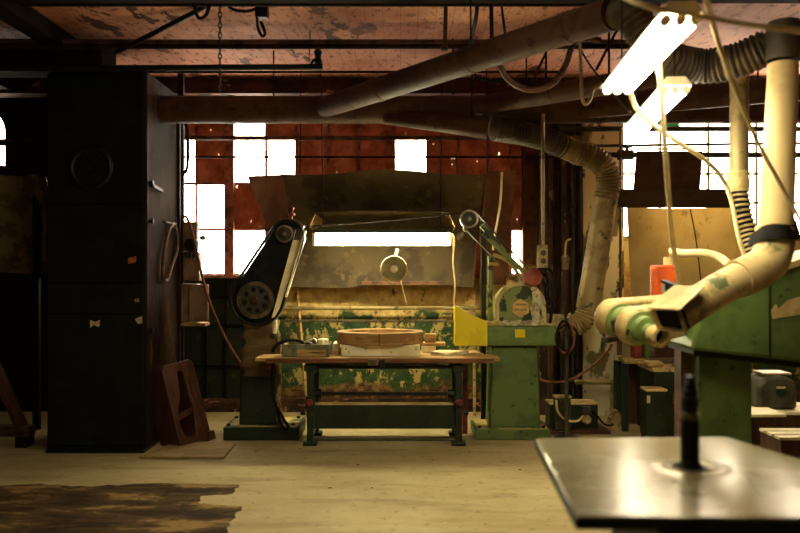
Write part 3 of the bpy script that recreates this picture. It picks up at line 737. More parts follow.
put(MB().bx(X(421, 7.7), X(446, 7.7), 7.77, 7.94, TT+.061, TT+.092), 'wood_offcut', 'wood', 'short flat offcut on top of the small pile right of the ring', 'offcut', 'offcuts right of the ring', bevel=.004)
put(MB().bx(X(422, 7.7), X(436, 7.7), 7.77, 7.94, TT, TT+.06), 'wood_offcut', 'white_wood', 'pale offcut at the bottom of the small pile right of the ring', 'offcut', 'offcuts right of the ring', bevel=.004)
put(MB().bx(X(333, 7.7), X(341, 7.7), 7.5, 7.8, TT, TT+.045), 'wood_offcut', 'wood', 'brown offcut lying between the grey tray and the whitened block', 'offcut', bevel=.004)
put(MB().bx(X(334, 7.8), X(341, 7.8), 7.62, 7.9, TT+.0455, TT+.10), 'pale_offcut', 'white_wood', 'pale offcut stacked between the grey tray and the oval ring', 'offcut', bevel=.004)
put(MB().poly([V((X(431, 7.5), 7.62, TT)), V((X(446, 7.42), 7.42, TT)), V((X(470, 7.6), 7.7, TT)), V((X(440, 7.7), 7.74, TT))], (0, 0, .028)), 'triangular_board', 'white_wood', 'pale pointed board lying at the right end of the bench', 'board')

# ---- right grinder
G0 = 7.60
t = thing('pedestal_grinder', 'green pedestal grinder with arched guard and six-sided badge', 'grinder', (X(513, 7.85), 7.88, 0))
MB().bx(X(475, G0), X(551, G0), G0, G0+.5, 0, .10).build('base', 'green', t, .01)
MB().bx(X(478, G0), X(548, G0), G0+.02, G0+.48, .10, .107).build('base_dust', 'green_dust', t)
for dx in (.05, .66):
    MB().cyl((X(475, G0)+dx, G0+.06, .105), (X(475, G0)+dx, G0+.06, .125), .018, seg=6).build('bolt', 'black', t)
gcx = X(513, 7.8)
MB().box((gcx, 7.86, .49), (.49, .40, .78), None, (.88, .86)).build('column', 'green', t, .015)
by0 = 7.62
MB().bx(X(484, by0), X(557, by0), by0, by0+.44, Z(346, by0), Z(326, by0)).build('body', 'green_mid', t, .015)
MB().bx(X(484, by0), X(557, by0), by0+.01, by0+.43, Z(326, by0), Z(323.5, by0)).build('body_top', 'cream', t, .006)
def arch(r, hx, z0, zc_, n=20):
    pts = [(-hx, z0)]
    pts += [(-r*math.cos(PI*k/n), zc_+r*math.sin(PI*k/n)) for k in range(n+1)]
    return pts+[(hx, z0)]
ac = X(520.5, by0); px_ = by0/800; zb = Z(325, by0)
MB().prism(arch(24*px_, 24*px_, 0, 18*px_), (ac, by0+.01, zb), (1, 0, 0), (0, 0, 1), (0, .26, 0)).build('wheel_guard', 'green_worn', t, .006)
MB().ring(arch(25.5*px_, 25.5*px_, 0, 18*px_), arch(21.5*px_, 21.5*px_, .0, 18*px_), (ac, by0-.006, zb), (1, 0, 0), (0, 0, 1), (0, .015, 0)).build('guard_rim', 'cream', t)
MB().sheet(lambda u, v: V((ac+(20.0+4*v)*px_*math.cos(PI*.38*u-.1), by0-.012-.004*math.sin(u*30+v*9), zb+18*px_+(20+4*v)*px_*math.sin(PI*.38*u-.1))), 20, 3, (0, .01, 0)).build('tape', 'silver', t)
MB().sheet(lambda u, v: P(540-3*v+3*math.sin(u*9)*.3, 292+u*33, by0-.016-.003*math.sin(u*20))-V((v*.05, 0, 0)), 14, 3, (0, .01, 0)).build('tape', 'silver', t)
MB().sheet(lambda u, v: P(499+45*u, 320.5+5*v+.6*math.sin(u*25), by0-.014-.003*math.sin(u*40)), 30, 3, (0, .01, 0)).build('tape', 'silver', t)
MB().sheet(lambda u, v: P(530+12*u, 305-4*u+5.5*v+1*math.sin(u*7), by0-.01-.003*math.sin(u*20)), 10, 3, (0, .008, 0)).build('tape', 'silver', t)
hexp = [(9.8*px_*math.cos(PI/6+PI/3*k), 9.3*px_*math.sin(PI/6+PI/3*k)) for k in range(6)]
bd = MB().prism(hexp, (X(520.5, by0), by0-.012, Z(308, by0)), (1, 0, 0), (0, 0, 1), (0, .02, 0)).build('badge', 'plate', t, .002)
m = MB(); 
for a, b, yy in ((515, 526, 304.5), (514, 519, 309.5), (520, 523, 309.8), (523.6, 526.5, 309.5)): m.bx(X(a, by0), X(b, by0), by0-.014, by0-.012, Z(yy+.9, by0), Z(yy-.9, by0))
m.build('badge_print', 'faint', bd)
MB().bx(X(515, by0), X(525, by0), by0-.006, by0, Z(337.5, by0), Z(329.5, by0)).build('tag', 'yellow', t)
yg = 7.56
MB().poly([P(455, 346, yg), P(487.5, 346, yg), P(487.5, 322, yg), P(468, 314, yg), P(457.5, 306, yg), P(455, 308, yg)], (0, .2, 0)).build('yellow_guard', 'yellow', t, .006)
MB().tube([P(455, 306, yg+.02), P(468, 313, yg+.02), P(480, 320, yg+.02), P(496, 321, yg+.05), P(497, 300, yg+.08)], .011, 8, n=4).build('guard_wire', 'cream', t)
# arm
A0 = P(533, 281, 7.7); A1 = P(471, 221, 7.66)
am = MB().tube([A0, A0.lerp(A1, .25), A0.lerp(A1, .8)], .024, 10, smooth=False); am.poly([P(480, 226, 7.69), P(484, 223, 7.69), P(506, 250, 7.69), P(503, 254, 7.69)], (0, .06, 0)); am.build('arm', 'green_worn', t)
wheel(V((X(469, 7.62), 7.62, Z(219, 7.62))), 9.2*px_, 0, t, ('motor', 'steel', 'steel'), 'idler_wheel')
MB().bar(P(476, 212.5, 7.66), P(541, 283, 7.70), .05, .008).build('belt', 'ink', t)
MB().bar(P(463, 227, 7.66), P(523, 287, 7.70), .05, .008).build('belt', 'ink', t)
MB().lathe([(.015, 0), (.03, .02), (.03, .06), (.02, .08), (0, .08)], P(463, 233, 7.6), (-.6, -.3, -.7), 10).build('arm_knob', 'steel', t)
MB().bar(P(464, 231, 7.64), P(470, 223, 7.66), .03).build('knob_stem', 'steel', t)
MB().lathe([(.0, -.02), (.085, -.02), (.085, .02), (.05, .035), (0, .035)], P(533, 277, 7.60), (.1, -1, .15)).build('red_wheel', 'red_light', t)
MB().tube([P(493, 255, 7.75), P(500, 257, 7.73), P(510, 263, 7.72), P(520, 277, 7.72), P(524, 284, 7.72)], .018, 8).build('guard_pipe', 'green_dust', t)
MB().bx(X(488, 7.76), X(492.5, 7.76), 7.75, 7.79, Z(326, 7.76), Z(256, 7.76)).build('post', 'green_worn', t, .004)
MB().bar(P(488, 264, 7.74), P(499, 264, 7.74), .03).build('bracket', 'green_dust', t)
MB().cyl(P(530, 322, 7.84), P(563, 323, 7.84), .09, .085).build('exhaust_port', 'green_dust', t)
solo(MB().bx(X(481, 8.14), X(486, 8.14), 8.13, 8.17, 0, 2.15), 'support_post', 'green_dark', 'dark green square post between the hood wing and the grinder', 'post', bevel=.004)
for i, pts in enumerate(([(538, 268), (545, 270), (549, 285), (546, 302), (551, 315), (549, 328)], [(536, 272), (548, 277), (552, 292), (548, 306), (540, 316), (545, 322)], [(533, 276), (543, 281), (546, 296), (552, 303), (551, 318)], [(540, 266), (552, 272), (555, 290), (551, 300), (545, 290), (548, 280)])):
    MB().tube([P(a, b, 7.66+.05*i) for a, b in pts], .014, 8).build('hose', 'rubber', t)

# flexible dust duct from the grinder up to the main duct
t = thing('dust_hose', 'dusty steel duct with ribbed elbows rising from the green grinder', 'duct', P(590, 330, 7.85))
MB().tube([P(566.5, 323.5, 7.84), P(575, 325, 7.83), P(583, 320, 7.82), P(588, 308, 7.82)], .105, 20, ribs=.03).build('lower_elbow', 'flex', t)
MB().tube([P(588, 309, 7.82), P(592, 285, 7.82), P(606, 198, 7.78)], .120, 20, smooth=False, r2=.112).build('straight_pipe', 'duct_tan', t)
MB().tube([P(605.5, 199, 7.78), P(608, 184, 7.77), P(605, 168, 7.76), P(592, 157, 7.75), P(575, 152, 7.74)], .118, 20, ribs=.032).build('upper_elbow', 'flex', t)
MB().tube([P(577, 152.5, 7.74), P(562, 146, 7.73)], .112, 20, smooth=False).build('coupling', 'duct_tan', t)
MB().tube([P(564, 147, 7.73), P(545, 139, 7.66), P(525, 133.5, 7.52), P(505, 130, 7.42), P(494, 128.5, 7.375)], .112, 20, ribs=.032).build('ribbed_run', 'flex_dark', t)

# ---- pump / motor right of grinder
t = thing('plank', 'long wooden plank on the floor under the pump unit', 'plank', (X(577, 8), 7.98, 0))
MB().bx(X(548, 8.0), X(607, 8.0), 7.86, 8.30, 0, .03).build('board', 'wood_mould', t, .003)
t = thing('pump_unit', 'grey-green metal pump box with gauge and switch box', 'pump', (X(575, 8.1), 8.15, .031))
pump = t
MB().poly([(X(550, 8.0), 8.0, .031), (X(598, 8.0), 8.0, .031), (X(598, 8.0), 8.0, Z(405, 8)), (X(550, 8.0), 8.0, Z(405, 8))], (0, .26, 0)).build('body', 'green_dark', t, .006)
MB().sheet(lambda u, v: V((X(549.5, 8.0)+u*.485, 7.99+.27*v, Z(405, 8)+.004)), 2, 2, (0, 0, .012)).build('lid', 'cream', t)
MB().bx(X(555, 7.9), X(571, 7.9), 7.90, 7.998, .031, Z(398, 7.9)).build('switch_box', 'motor', t, .006)
MB().bx(X(555, 7.9)-.005, X(571, 7.9)+.005, 7.895, 7.998, Z(398, 7.9), Z(396, 7.9)).build('switch_box_lid', 'cream', t, .003)
MB().lathe([(.045, 0), (.045, .04), (.035, .045), (.02, .03), (0, .03)], P(586, 419, 7.998), (0, -1, 0)).build('gauge', 'cream', t)
MB().bx(X(581, 7.98), X(590, 7.98), 7.93, 7.998, Z(414, 7.98), Z(406, 7.98)).build('relay', 'motor', t, .006)
MB().tube([P(556, 400, 7.87), P(558, 412, 7.86), P(566, 420, 7.86), P(577, 421, 7.9), P(583, 416, 7.94)], .012, 8).build('hose', 'hose_cream', t)
t = thing('hose_stand', 'slim dark pole with coiled hoses standing beside the pump', 'stand', (X(566, 7.64), 7.64, 0))
MB().cyl((X(566.5, 7.64), 7.64, 0.0), (X(566.5, 7.64), 7.64, Z(318, 7.64)), .02).build('pole', 'motor', t)
MB().lathe([(.0, .0), (.12, 0), (.12, .02), (.03, .04), (0, .04)], (X(566.5, 7.64), 7.64, 0)).build('foot', 'black', t)
for k in range(3):
    m = MB().tube([P(566+(7+2*k)*math.cos(a)+k*1.5-2, 338+(17-2*k)*math.sin(a), 7.56+.016*k) for a in [2*PI*j/16 for j in range(17)]], .011, 8, n=3)
    m.build('hose_coil', 'cord' if k == 1 else 'rubber', t)
MB().tube([P(592, 411, 7.94), P(598, 417, 7.92), P(604, 424, 7.9), P(611, 425.6, 8.0), P(613, 424, 8.02)], .011, 8).build('power_lead', 'rubber', pump)
solo(MB().cyl(P(575, 382, 8.55), P(619, 382, 8.55), .028).cyl(P(617, 378, 8.55), P(617, 387, 8.55), .035).cyl(P(612, 382, 8.55), V((X(612, 8.55), 8.55, 0)), .016), 'low_pipe', 'duct_tan', 'pale horizontal pipe low on the wall behind the pump', 'pipe')
solo(MB().tube([P(532, 375, 8.6), P(548, 382, 8.5), P(570, 380, 8.4), P(590, 368, 8.3), P(607, 352, 8.2), P(612, 344, 8.2)], .014, 8), 'slack_hose', 'cord', 'reddish slack hose crossing the peeling pillar base', 'hose')
# debris heap
def heap(u, v):
    a = 2*PI*u; r = .13*v; n = .03*math.sin(a*5+v*9)+.02*math.sin(a*9+4)
    return V((X(615.5, 8.16)+r*math.cos(a), 8.16+r*math.sin(a)*.75, .002+.20*(1-v)**1.1*1.0+n*(1-v)*v*4))
solo(MB().sheet(heap, 28, 10, (0, 0, -.001)), 'sawdust_heap', 'cloth', 'small heap of sawdust and rubble on the floor by the wall', 'heap')['kind'] = 'stuff'

# conduits on the brown pillar
t = thing('outlet_box', 'grey outlet box on a pale conduit left of the pillar', 'outlet', P(543, 270, 7.42))
MB().cyl((X(543, 7.44), 7.448, Z(246, 7.44)), (X(543, 7.44), 7.448, 3.07), .018, seg=10).build('conduit', 'duct_tan', t)
MB().bx(X(538.5, 7.39), X(548, 7.39), 7.39, 7.50, Z(268, 7.39), Z(245, 7.39)).build('box', 'frame_pale', t, .006)
for py in (253, 261): MB().cyl(P(543.5, py, 7.378), P(543.5, py, 7.386), .028, seg=12).build('socket', 'ink', t)
t = thing('switch_box', 'small grey light switch on the brown pillar', 'switch', P(565, 270, 8.72))
MB().lathe([(0, .0), (.05, 0), (.05, .05), (.03, .06), (0, .06)], P(565, 259.5, 8.8), (0, -1, 0), 14).build('plate', 'frame_pale', t)
MB().bx(X(562, 8.75), X(568.5, 8.75), 8.74, 8.80, Z(270, 8.75), Z(259, 8.75)).build('box', 'frame_pale', t, .006)
(lambda m: m.build('cord', 'hose_cream', t))(MB().tube([P(565, 257, 8.72), P(566, 243, 8.72), P(569, 239.5, 8.70), P(571, 239, 8.69)], .012, 8))
for i, (px, r, mat, lab) in enumerate(((556, .03, 'pipe', 'thick dark vertical pipe between the outlet box and the switch'), (579, .032, 'pipe', 'dark vertical pipe at the edge of the peeling pillar'), (574, .016, 'pipe_green', 'thin greenish vertical pipe close to the peeling pillar'))):
    solo(MB().cyl((X(px, 8.7), 8.72, 0), (X(px, 8.7), 8.72, CEIL), r, seg=12), 'riser_pipe', mat, lab, 'pipe')
solo(MB().cyl(P(620.5, 128, 8.40), V((X(620.8, 8.40), 8.40, 0)), .014, seg=8), 'drop_pipe', 'pipe_brown', 'thin rusty vertical pipe in front of the tan sheet', 'pipe')
solo(MB().cyl(P(584, 305, 8.83), P(613, 306, 8.83), .02), 'level_pipe', 'duct_tan', 'short pale level pipe crossing behind the ribbed elbow', 'pipe')  # short stub of pipe at the pillar, not a rail

# ================================================================== horizontal pipes before the windows
def hp(px0, px1, py, D, r, mat, lab, py1=None, nm='water_pipe'):
    return solo(MB().cyl(P(px0, py, D), P(px1, py1 or py, D), r, seg=12), nm, mat, lab, 'pipe')
hp(181, 582, 138, 8.55, .024, 'pipe_brown', 'brown horizontal pipe crossing the upper panes of the left window')
hp(181, 582, 157, 8.55, .012, 'pipe', 'thinner lower horizontal pipe crossing the left window')
hp(560, 960, 129, 8.55, .028, 'pipe_green', 'topmost dark green pipe across the right window')
hp(585, 960, 146, 8.5, .015, 'pipe_green', 'thin middle dark pipe across the right window', 141)
t = thing('valve_pipe', 'lowest dark green pipe with a valve across the right window', 'pipe', P(700, 158, 8.45))
MB().cyl(P(590, 155, 8.45), P(960, 155, 8.45), .030).build('pipe', 'pipe_green', t)
MB().cyl(P(618, 155, 8.45), P(633, 155, 8.45), .055, seg=10).lathe([(.02, 0), (.02, .07), (.06, .075), (.06, .09), (0, .1)], P(627, 155, 8.45), seg=10).build('valve', 'pipe_green', t)

# ================================================================== overhead ducts (level, z = 3.14)
DZ = 3.14
t = thing('main_duct', 'overhead dust duct running right from the cabinet with slanting branches', 'duct', (0, 7.6, DZ-.13))
MB().tube([(CX1+.012, 7.6, DZ), (5.6, 7.6, DZ)], .13, 24, smooth=False).build('pipe', 'duct', t)
def lvl(px, py): D = (DZ-EYE)*800/(266.5-py); return V((X(px, D), D, DZ))
for x in (-1.6, -.35, .75, 1.9, 3.1): MB().cyl((x-.02, 7.6, DZ), (x+.02, 7.6, DZ), .136, seg=24).build('joint_band', 'duct', t)
for x in (-1.2, 1.2, 3.4): MB().cyl((x, 7.6, DZ+.12), (x, 7.6, CEIL), .008, seg=6).build('hanging_wire', 'pipe', t)
MB().tube([lvl(325, 107), lvl(612, 14)], .098, 22, smooth=False).build('diagonal_branch', 'duct', t)
for f in (.28, .62, .9):
    a, b = lvl(325, 107), lvl(612, 14); q = a.lerp(b, f); d = (b-a).normalized(); MB().cyl(q-d*.03, q+d*.03, .103, seg=22).build('joint_band', 'duct', t)
a = lvl(325, 107).lerp(lvl(612, 14), .62); MB().tube([a+V((0, 0, .1)), V((a.x, a.y, CEIL))], .007, 6, smooth=False).build('hanging_wire', 'pipe', t)
MB().tube([lvl(478, 106.5), lvl(760, 58)], .085, 20, smooth=False).build('upper_branch', 'duct', t)
MB().tube([lvl(590, 106.5), lvl(860, 82)], .11, 20, smooth=False).build('lower_branch', 'duct', t)
MB().tube([P(488, 127.5, 7.36), P(440, 123, 7.40), P(385, 118, 7.55)], .108, 20, r2=.06).build('tapered_branch', 'duct', t)
# flex connecting diagonal duct to the ivory pipe
t = thing('flex_duct', 'dark ribbed hose drooping between the branch duct and ivory pipe', 'duct', P(690, 70, 4.6))
e = lvl(612, 14)
MB().tube([e+V((.036, -.05, 0)), P(632, 17, 4.58), P(646, 38, 4.55), P(664, 57, 4.55), P(700, 66, 4.6), P(735, 61, 4.5), P(768, 47, 4.4)], .098, 20, ribs=.032).build('ribbed_hose', 'flex_dark', t)
MB().lathe([(.02, .12), (.08, .11), (.098, .05), (.1, -.05), (.092, -.1)], P(784, 42, 4.32)).build('end_cap', 'flex_dark', t)

# ivory pipe down to the nozzle of the green machine
t = thing('ivory_pipe', 'thick ivory suction pipe bending down to the nozzle of the green machine', 'pipe', P(778, 240, 4.3))
MB().tube([P(783.4, 64.5, 4.32), P(776, 228, 4.25)], .078, 24, smooth=False, r2=.088).build('pipe', 'ivory', t)
def torn(u, v):
    a = 2*PI*u; r = .107+.02*v+.012*math.sin(a*3+1)
    return P(774, 226, 4.25)+V((r*math.cos(a), r*math.sin(a), -.075*v+.02*math.sin(a*2)+.03*math.cos(a)*1))
MB().sheet(torn, 30, 4, (0, 0, .004)).build('torn_tape', 'rubber', t)
MB().tube([P(775.5, 228, 4.25), P(774, 245, 4.24), P(768, 262, 4.2), P(752, 273, 4.15), P(738, 279, 4.12)], .100, 24).build('wrapped_elbow', 'ivory_worn', t)
MB().tube([P(741, 278, 4.12), P(722, 288, 4.08), P(700, 301, 4.0), P(690, 307, 3.98)], .086, 24).build('lower_pipe', 'ivory_worn', t)
a, b = P(692, 306, 3.98), P(667, 321, 3.91); d = (b-a).normalized(); u = V((0, 0, 1)); u = (u-d*u.dot(d)).normalized(); s_ = d.cross(u)
m = MB(); N = 24; A = []; B = []
for k in range(N):
    an = 2*PI*k/N; c, s2 = math.cos(an), math.sin(an)
    A.append(m.bm.verts.new(a+(s_*c+u*s2)*.087)); q = 1/max(abs(c), abs(s2)); B.append(m.bm.verts.new(b+s_*c*q*.09+u*s2*q*.055))
for k in range(N): m._face([A[k], A[(k+1) % N], B[(k+1) % N], B[k]])
bmesh.ops.solidify(m.bm, geom=m.bm.faces[:], thickness=-.004)
m.build('nozzle', 'ivory_worn', t)
MB().prism([(-.094, -.05), (.094, -.05), (.094, .05), (-.094, .05)], b-d*.03, s_, u, -d*.01).build('mouth_shade', 'rubber', t)  # dark plate stands in for the shade inside the nozzle
MB().poly([b+u*.062-s_*.11, b+u*.062+s_*.11, a+u*.095+s_*.10-d*.02, a+u*.095-s_*.10-d*.02], u*.006).build('nozzle_plate', 'cream', t)
MB().bar(P(663, 281, 4.15), P(701, 294, 4.0), .055, .012).bar(P(663, 284, 4.17), P(700, 297, 4.02), .012, .04).build('angle_bracket', 'black', t)
MB().bx(X(664, 4.1), X(673, 4.1), 4.08, 4.13, Z(303, 4.1), Z(284, 4.1)).build('bracket_block', 'black', t)

# slim metal pipe and striped hose
t = thing('slim_duct', 'slim grey metal pipe ending in a black and white ribbed hose', 'duct', P(750, 258, 5.3))
MB().tube([P(739.5, 62, 5.5), P(739, 178, 5.45)], .062, 20, smooth=False).build('pipe', 'duct_tan', t)
MB().lathe([(.062, .06), (.074, .05), (.07, .02), (.078, -.02), (.07, -.06), (.074, -.08)], P(738, 180, 5.45)).build('tied_cloth', 'paper', t)
hp_ = [P(738, 186, 5.45), P(741, 210, 5.42), P(748, 236, 5.38), P(755, 262, 5.3), P(758, 280, 5.25)]
MB().tube(hp_, .058, 20).build('hose', 'rubber', t)
cr = crom(hp_, 12); L = [0]
for a, b in zip(cr, cr[1:]): L.append(L[-1]+(b-a).length)
m = MB(); k = 0; dd = .0; 
while dd < L[-1]-.02:
    while L[k+1] < dd: k += 1
    q = cr[k].lerp(cr[k+1], (dd-L[k])/(L[k+1]-L[k])); dr = (cr[k+1]-cr[k]).normalized()
    m.lathe([(.056, -.009), (.067, -.006), (.067, .006), (.056, .009)], q, dr, 20); dd += .036
m.build('hose_coil', 'cream', t)

# ================================================================== lights overhead
def overhead(name, far, near, wd, label):
    c = (far+near)/2; t = thing(name, label, 'lamp', (c.x, c.y, far.z), 'overhead fluorescent lights')
    d = (near-far).normalized(); s = d.cross(V((0, 0, 1))).normalized(); up = V((0, 0, 1))
    MB().prism([(-wd*.5, .0), (-wd*.3, .03), (wd*.3, .03), (wd*.5, .0), (wd*.5+.004, .006), (wd*.3, .05), (-wd*.3, .05), (-wd*.5-.004, .006)], far, s, up, near-far).build('reflector', 'lampwhite', t)
    for e in (far, near): MB().prism([(-wd*.45, .004), (-wd*.3, .05), (wd*.3, .05), (wd*.45, .004)], e-d*.006, s, up, d*.012).build('end_plate', 'lampwhite', t)
    for k in (-1, 0, 1):
        o = s*(k*wd*.34)-up*.016
        MB().cyl(far+d*.04+o, near-d*.04+o, .019, seg=14).build('tube', 'tube', t)
        for e, g in ((far, 1), (near, -1)): MB().cyl(e+d*(.01*g)+o, e+d*(.045*g)+o, .021, seg=10).build('socket', 'lampwhite', t)
    for f in (.12, .97):
        q = far.lerp(near, f)+up*.05; MB().cyl(q, V((q.x, q.y, CEIL)), .005, seg=6).build('hanging_chain', 'pipe', t)
    return t
LZ = 2.62
def lz(px, py): D = (LZ-EYE)*800/(266.5-py); return V((X(px, D), D, LZ))
overhead('ceiling_light', lz(616, 89), lz(682, 14), .165, 'nearer lit three-tube overhead light, higher of the two')
overhead('ceiling_light', lz(634, 130), lz(676, 86), .165, 'farther lit overhead light, lower one in front of the right window')

overhead('ceiling_light', V((-.35, 4.05, 3.60)), V((-.45, 2.85, 3.60)), .165, 'third three-tube light over the open floor, added out of view as fill')  # extra fixture out of view, added to brighten bench and floor

# cords and hoses in the upper right
def cord(pts, r, r2, label, nm='hanging_hose', mat='hose_cream', cat='hose'):
    ps = crom(pts, 10); m = MB()
    return solo(m.tube(ps, r, 10, smooth=False, r2=r2), nm, mat, label, cat)
cord([P(560, -45, 3.4), P(630, 0, 2.9), P(700, 16, 2.85), P(760, 26, 2.8), P(830, 34, 2.75)], .010, .010, 'cream hose running level across the top right, over the front light')
cord([P(690, -60, 2.8), P(706, 0, 3.0), P(724, 60, 3.2), P(752, 130, 3.6), P(778, 180, 3.8), P(812, 240, 4.0)], .0125, .0085, 'cream hose slanting down right past the ivory pipe')
cord([P(657, 60, 3.6), P(660, 78, 3.6), P(666, 160, 3.8), P(672, 235, 4.2), P(681, 293, 4.4)], .014, .012, 'cream hose hanging straight down below the two overhead lights')
cord([P(628, 85, 4.5), P(640, 113, 4.5), P(675, 140, 4.6), P(705, 160, 4.8), P(722, 178, 5.2), P(731, 200, 5.25), P(738, 235, 5.2), P(746, 262, 5.2), P(748, 285, 5.1)], .014, .014, 'cream hose running from the far light down along the ribbed hose')

# ================================================================== RIGHT: tan sheets by the window
t = thing('tan_sheet', 'large curved tan sheet standing below the right window', 'sheet', (X(680, 8.3), 8.3, 0))
MB().sheet(lambda u, v: P(627+109*u-4*v*(1-2*u)*-1, 207+135*v, 8.35)+V((0, .22*math.sin(u*PI)*1.0-.1*v, 0)), 16, 10, (0, .012, 0)).build('sheet', 'card_tan', t)
MB().bx(X(626, 8.4), X(740, 8.4), 8.38, 8.75, 0, Z(318, 8.4)).build('stand', 'wood_mould', t)
solo(MB().bx(X(619, 8.2), X(737, 8.2), 8.2, 8.26, Z(207.5, 8.2), Z(189, 8.2)), 'wooden_beam', 'card_dark', 'dark brown beam laid level in front of the right window', 'beam')
solo(MB().poly([P(634, 189.2, 8.23), P(700, 189.2, 8.23), P(703, 151, 8.3), P(637, 151, 8.3)], (0, .03, 0)), 'leaning_panel', 'card_dark', 'dark brown panel standing on the beam in front of the right window', 'panel')
solo(MB().poly([P(634, 150, 8.24), P(704, 150, 8.24), P(706, 149.2, 8.4), P(636, 149.2, 8.4)], (0, 0, .015)), 'panel_cap', 'paper', 'thin pale strip on top of the dark panel at the right window', 'strip')
# bench stuff on the stand
zs = Z(318, 8.4)
solo(MB().bx(X(628, 8.0), X(659, 8.0), 8.13, 8.22, Z(359, 7.97)+.0005, Z(311, 8.1)).tube([P(622, 306, 8.10), P(626, 318, 8.11), P(640, 320.5, 8.11), P(655, 320, 8.11)], .02, 8), 'drip_pan', 'canvas', 'drab tray with a curved lip below the tan sheet', 'tray')
solo(MB().tube([P(690, 207.8, 8.23), P(696, 240, 8.12), P(703, 300, 8.05)], .007, 6), 'hanging_bead_chain', 'ink', 'thin dark chain hanging from the beam before the tan wall at the right', 'chain')

# orange box with hose
t = thing('orange_control_box', 'orange control box on a post behind the green machine', 'control box', (X(664, 5.4), 5.45, 0))
MB().bx(X(655, 5.4), X(677, 5.4), 5.4, 5.52, Z(304, 5.4), Z(265, 5.4)).build('box', 'orange', t, .012)
MB().bx(X(651.5, 5.36), X(659, 5.36), 5.36, 5.40, Z(303, 5.36), Z(268, 5.36)).build('side_plate', 'orange', t, .008)
MB().bx(X(680, 5.45), X(684, 5.45), 5.44, 5.48, 0, Z(290, 5.45)).bx(X(676, 5.45), X(682, 5.45), 5.44, 5.48, Z(294, 5.45), Z(290, 5.45)).build('post', 'motor', t)
MB().cyl(P(668, 266, 5.45), P(668, 257, 5.45), .03).build('nipple', 'hose_cream', t)
solo(MB().tube([P(669, 252.6, 5.45), P(674, 252.2, 5.44), P(685, 253.5, 5.4), P(702, 253, 5.35), P(718, 257, 5.3), P(728, 264, 5.2), P(733, 272, 5.1)], .028, 12), 'suction_hose', 'hose_cream', 'cream hose arching from the orange box to the green machine', 'hose')

# ---- big green machine
GD0 = 4.55
t = thing('green_sanding_machine', 'big green sanding machine with drum head at the right edge', 'machine', (X(740, 4.8), 4.85, 0))
MB().poly([P(691, 350, GD0), P(703, 305, GD0), P(735, 287, GD0), P(800, 261, GD0), P(880, 236, GD0), P(900, 262, GD0), P(900, 372, GD0), P(800, 362, GD0)], (0, .5, 0)).build('body', 'green', t, .02)
MB().bar(P(742, 281, GD0+.05), P(880, 232, GD0+.05), .12, .035).build('top_edge', 'cream', t)
MB().poly([P(769, 274, GD0-.003), P(771.5, 273, GD0-.003), P(771, 357, GD0-.003), P(769, 357, GD0-.003)], (0, .006, 0)).build('seam', 'green_dark', t)
MB().poly([P(771, 311, GD0-.004), P(776, 304, GD0-.004), P(779, 309, GD0-.004), P(788, 300, GD0-.004), P(815, 293, GD0-.004), P(815, 312, GD0-.004), P(773, 319, GD0-.004)], (0, .006, 0)).build('torn_label', 'paper', t)
MB().poly([P(694, 348, GD0+.03), P(800, 363, GD0+.03), P(900, 374, GD0+.03), P(900, 380, GD0+.03), P(694, 355, GD0+.03)], (0, .45, 0)).build('under_plate', 'black', t)
MB().bx(X(697, 4.75), X(750, 4.75), 4.72, 5.05, 0, Z(356, 4.75)).build('pedestal', 'green', t, .012)
MB().bx(X(681, 4.85), X(695, 4.85), 4.85, 4.97, 0, Z(322, 4.85)).build('back_post', 'pipe_brown', t)
# drum head
axd = V((.42, -.88, -.20)).normalized()
c2 = P(634, 326, 4.55); c1 = c2-axd*.18
side_ = V((.93, .36, .12)); side_ = (side_-axd*side_.dot(axd)).normalized(); upd = side_.cross(axd).normalized()
if upd.z < 0: upd = -upd
rD = .108
for c, w in ((c1, .10), (c2, .09)):
    lp = hull2((0, 0), rD, (.62, -.03), .085)
    MB().prism(lp, c-axd*w*.5, side_, upd, axd*w).build('belt_cover', 'cream', t, .015)
    MB().lathe([(rD*.93, 0), (rD*.93, .012), (rD*.75, .02), (rD*.55, .006), (0, .006)], c+axd*w*.5, axd).build('cover_face', 'green_worn', t)
MB().prism(hull2((0, 0), rD*.8, (.62, -.03), .06), c1, side_, upd, axd*.18).build('head_casting', 'green_worn', t)
MB().lathe([(.08, 0), (.075, .03), (.045, .045), (.04, .07), (0, .07)], c2+axd*.066, axd).build('hub', 'green_mid', t)
sp0 = c2+axd*.055
MB().cyl(sp0, sp0+axd*.12, .03).build('spindle', 'steel', t)
MB().lathe([(.032, .07), (.042, .085), (.052, .12), (.064, .125), (.064, .17), (.052, .176), (.042, .17), (.042, .12), (0, .12)], sp0, axd).build('end_sleeve', 'cream', t)
MB().cyl(sp0+axd*.121, sp0+axd*.124, .041).build('sleeve_bore', 'rubber', t)
MB().bar(c1+side_*.5-upd*.06, P(700, 338, 4.78), .07, .06).build('arm', 'green_dark', t)
MB().bar(c1-upd*.13-side_*.06, c1-upd*.13+side_*.25, .05, .03).build('drip_plate', 'motor', t)

